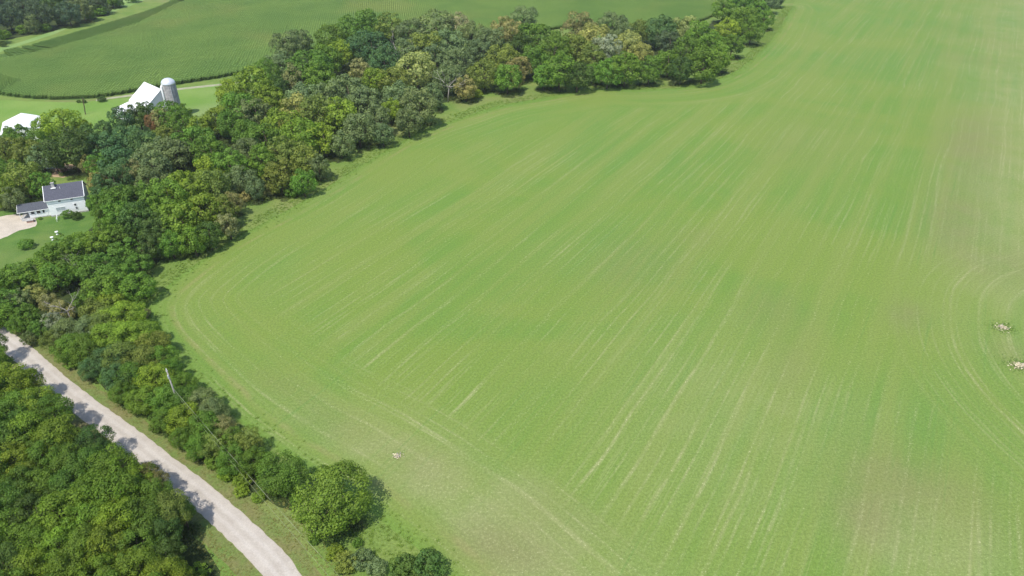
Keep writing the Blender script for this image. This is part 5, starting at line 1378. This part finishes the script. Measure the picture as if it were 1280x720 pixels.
fp = empty("fence_post", (*FPOLE, 0)); tag(fp, 'tall dark wooden post leaning in the pasture between shed and barn', 'post')
MB().tube([(0, 0, 0), (.5, 1.2, 6.8)], [.22, .16], 8).build("shaft", M['bark'], fp)
MB().tube([(.2, .9, 6.2), (.8, 1.3, 6.4)], .06, 6).build("bracket", M['rust'], fp)

# straw and brush heaps in the field
def heap(x, y, R, seed, lab):
    e_ = empty("straw_heap", (x, y, 0)); tag(e_, lab, "heap", "pale straw heaps in the hayfield")
    rs = np.random.default_rng(seed); n = 260
    a = rs.uniform(0, 2*pi, n); q = np.abs(rs.normal(scale=.45, size=n))*R
    z = .45*R*.45*np.exp(-(q/R/.5)**2)*rs.uniform(.2, 1, n)+.03
    c = np.c_[np.cos(a)*q*1.2, np.sin(a)*q*.9, z]
    nn = np.c_[rs.normal(scale=.5, size=(n, 2)), np.ones(n)]; nn /= np.linalg.norm(nn, axis=1)[:, None]
    v, f = leaf_quads(c, nn, rs.uniform(.15, .55, n), rs)
    o = link("straw", mesh_np("straw", v, f, M['straw']), e_); o['kind'] = 'stuff'
    wn_ = 520 if R > 1 else 30; aw = rs.uniform(0, 2*pi, wn_); qw = R*(.3+np.abs(rs.normal(scale=.7, size=wn_)))
    cw = np.c_[np.cos(aw)*qw*1.2, np.sin(aw)*qw, rs.uniform(.02, .22, wn_)]
    nw = rs.normal(scale=.5, size=(wn_, 3))+np.array([0, 0, 1]); nw /= np.linalg.norm(nw, axis=1)[:, None]
    v, f = leaf_quads(cw, nw, rs.uniform(.15, .35, wn_), rs)
    w_ = link("weeds", mesh_np("weeds", v, f, M['leaf'], [("tone", 'FACE', rs.uniform(0, 1, wn_))]), e_); w_['kind'] = 'stuff'; w_.color = (.13, .235, .045, 1)
    m = MB()
    for k in range(7):
        aa = rs.uniform(0, 6.28); p = Vector((cos(aa), sin(aa), 0))*R*rs.uniform(.1, .5)
        m.tube([p+Vector((0, 0, .1)), p+Vector((rs.uniform(-1, 1), rs.uniform(-1, 1), rs.uniform(.2, .5)))], [.09, .04], 5)
    m.build("dead_stick", M['deadwood'], e_)
heap(*HEAP, 2.1, 1, 'pale dry straw heap in the hayfield near the right edge, the upper of two')
heap(*HEAP2, 2.3, 2, 'pale dry straw heap cut by the right edge, the lower of two')
heap(*BARE, .8, 3, 'small pale straw scrap on the mown hayfield near the round hedgerow tree')

# ------------------------------------------------------------------ haze
hz = NT("haze")
vol = hz.n("ShaderNodeVolumePrincipled")
vol.inputs["Color"].default_value = (.90, .94, 1.0, 1)
vol.inputs["Density"].default_value = .00009
vol.inputs["Anisotropy"].default_value = .2
hz.l(vol.outputs[0], hz.out.inputs["Volume"])
hb = MB().bb(-1500, 2300, -150, 1600, -1.0, 104).build("haze", hz.m)
tag(hb, kind='stuff', label='thin pale summer haze over the fields')
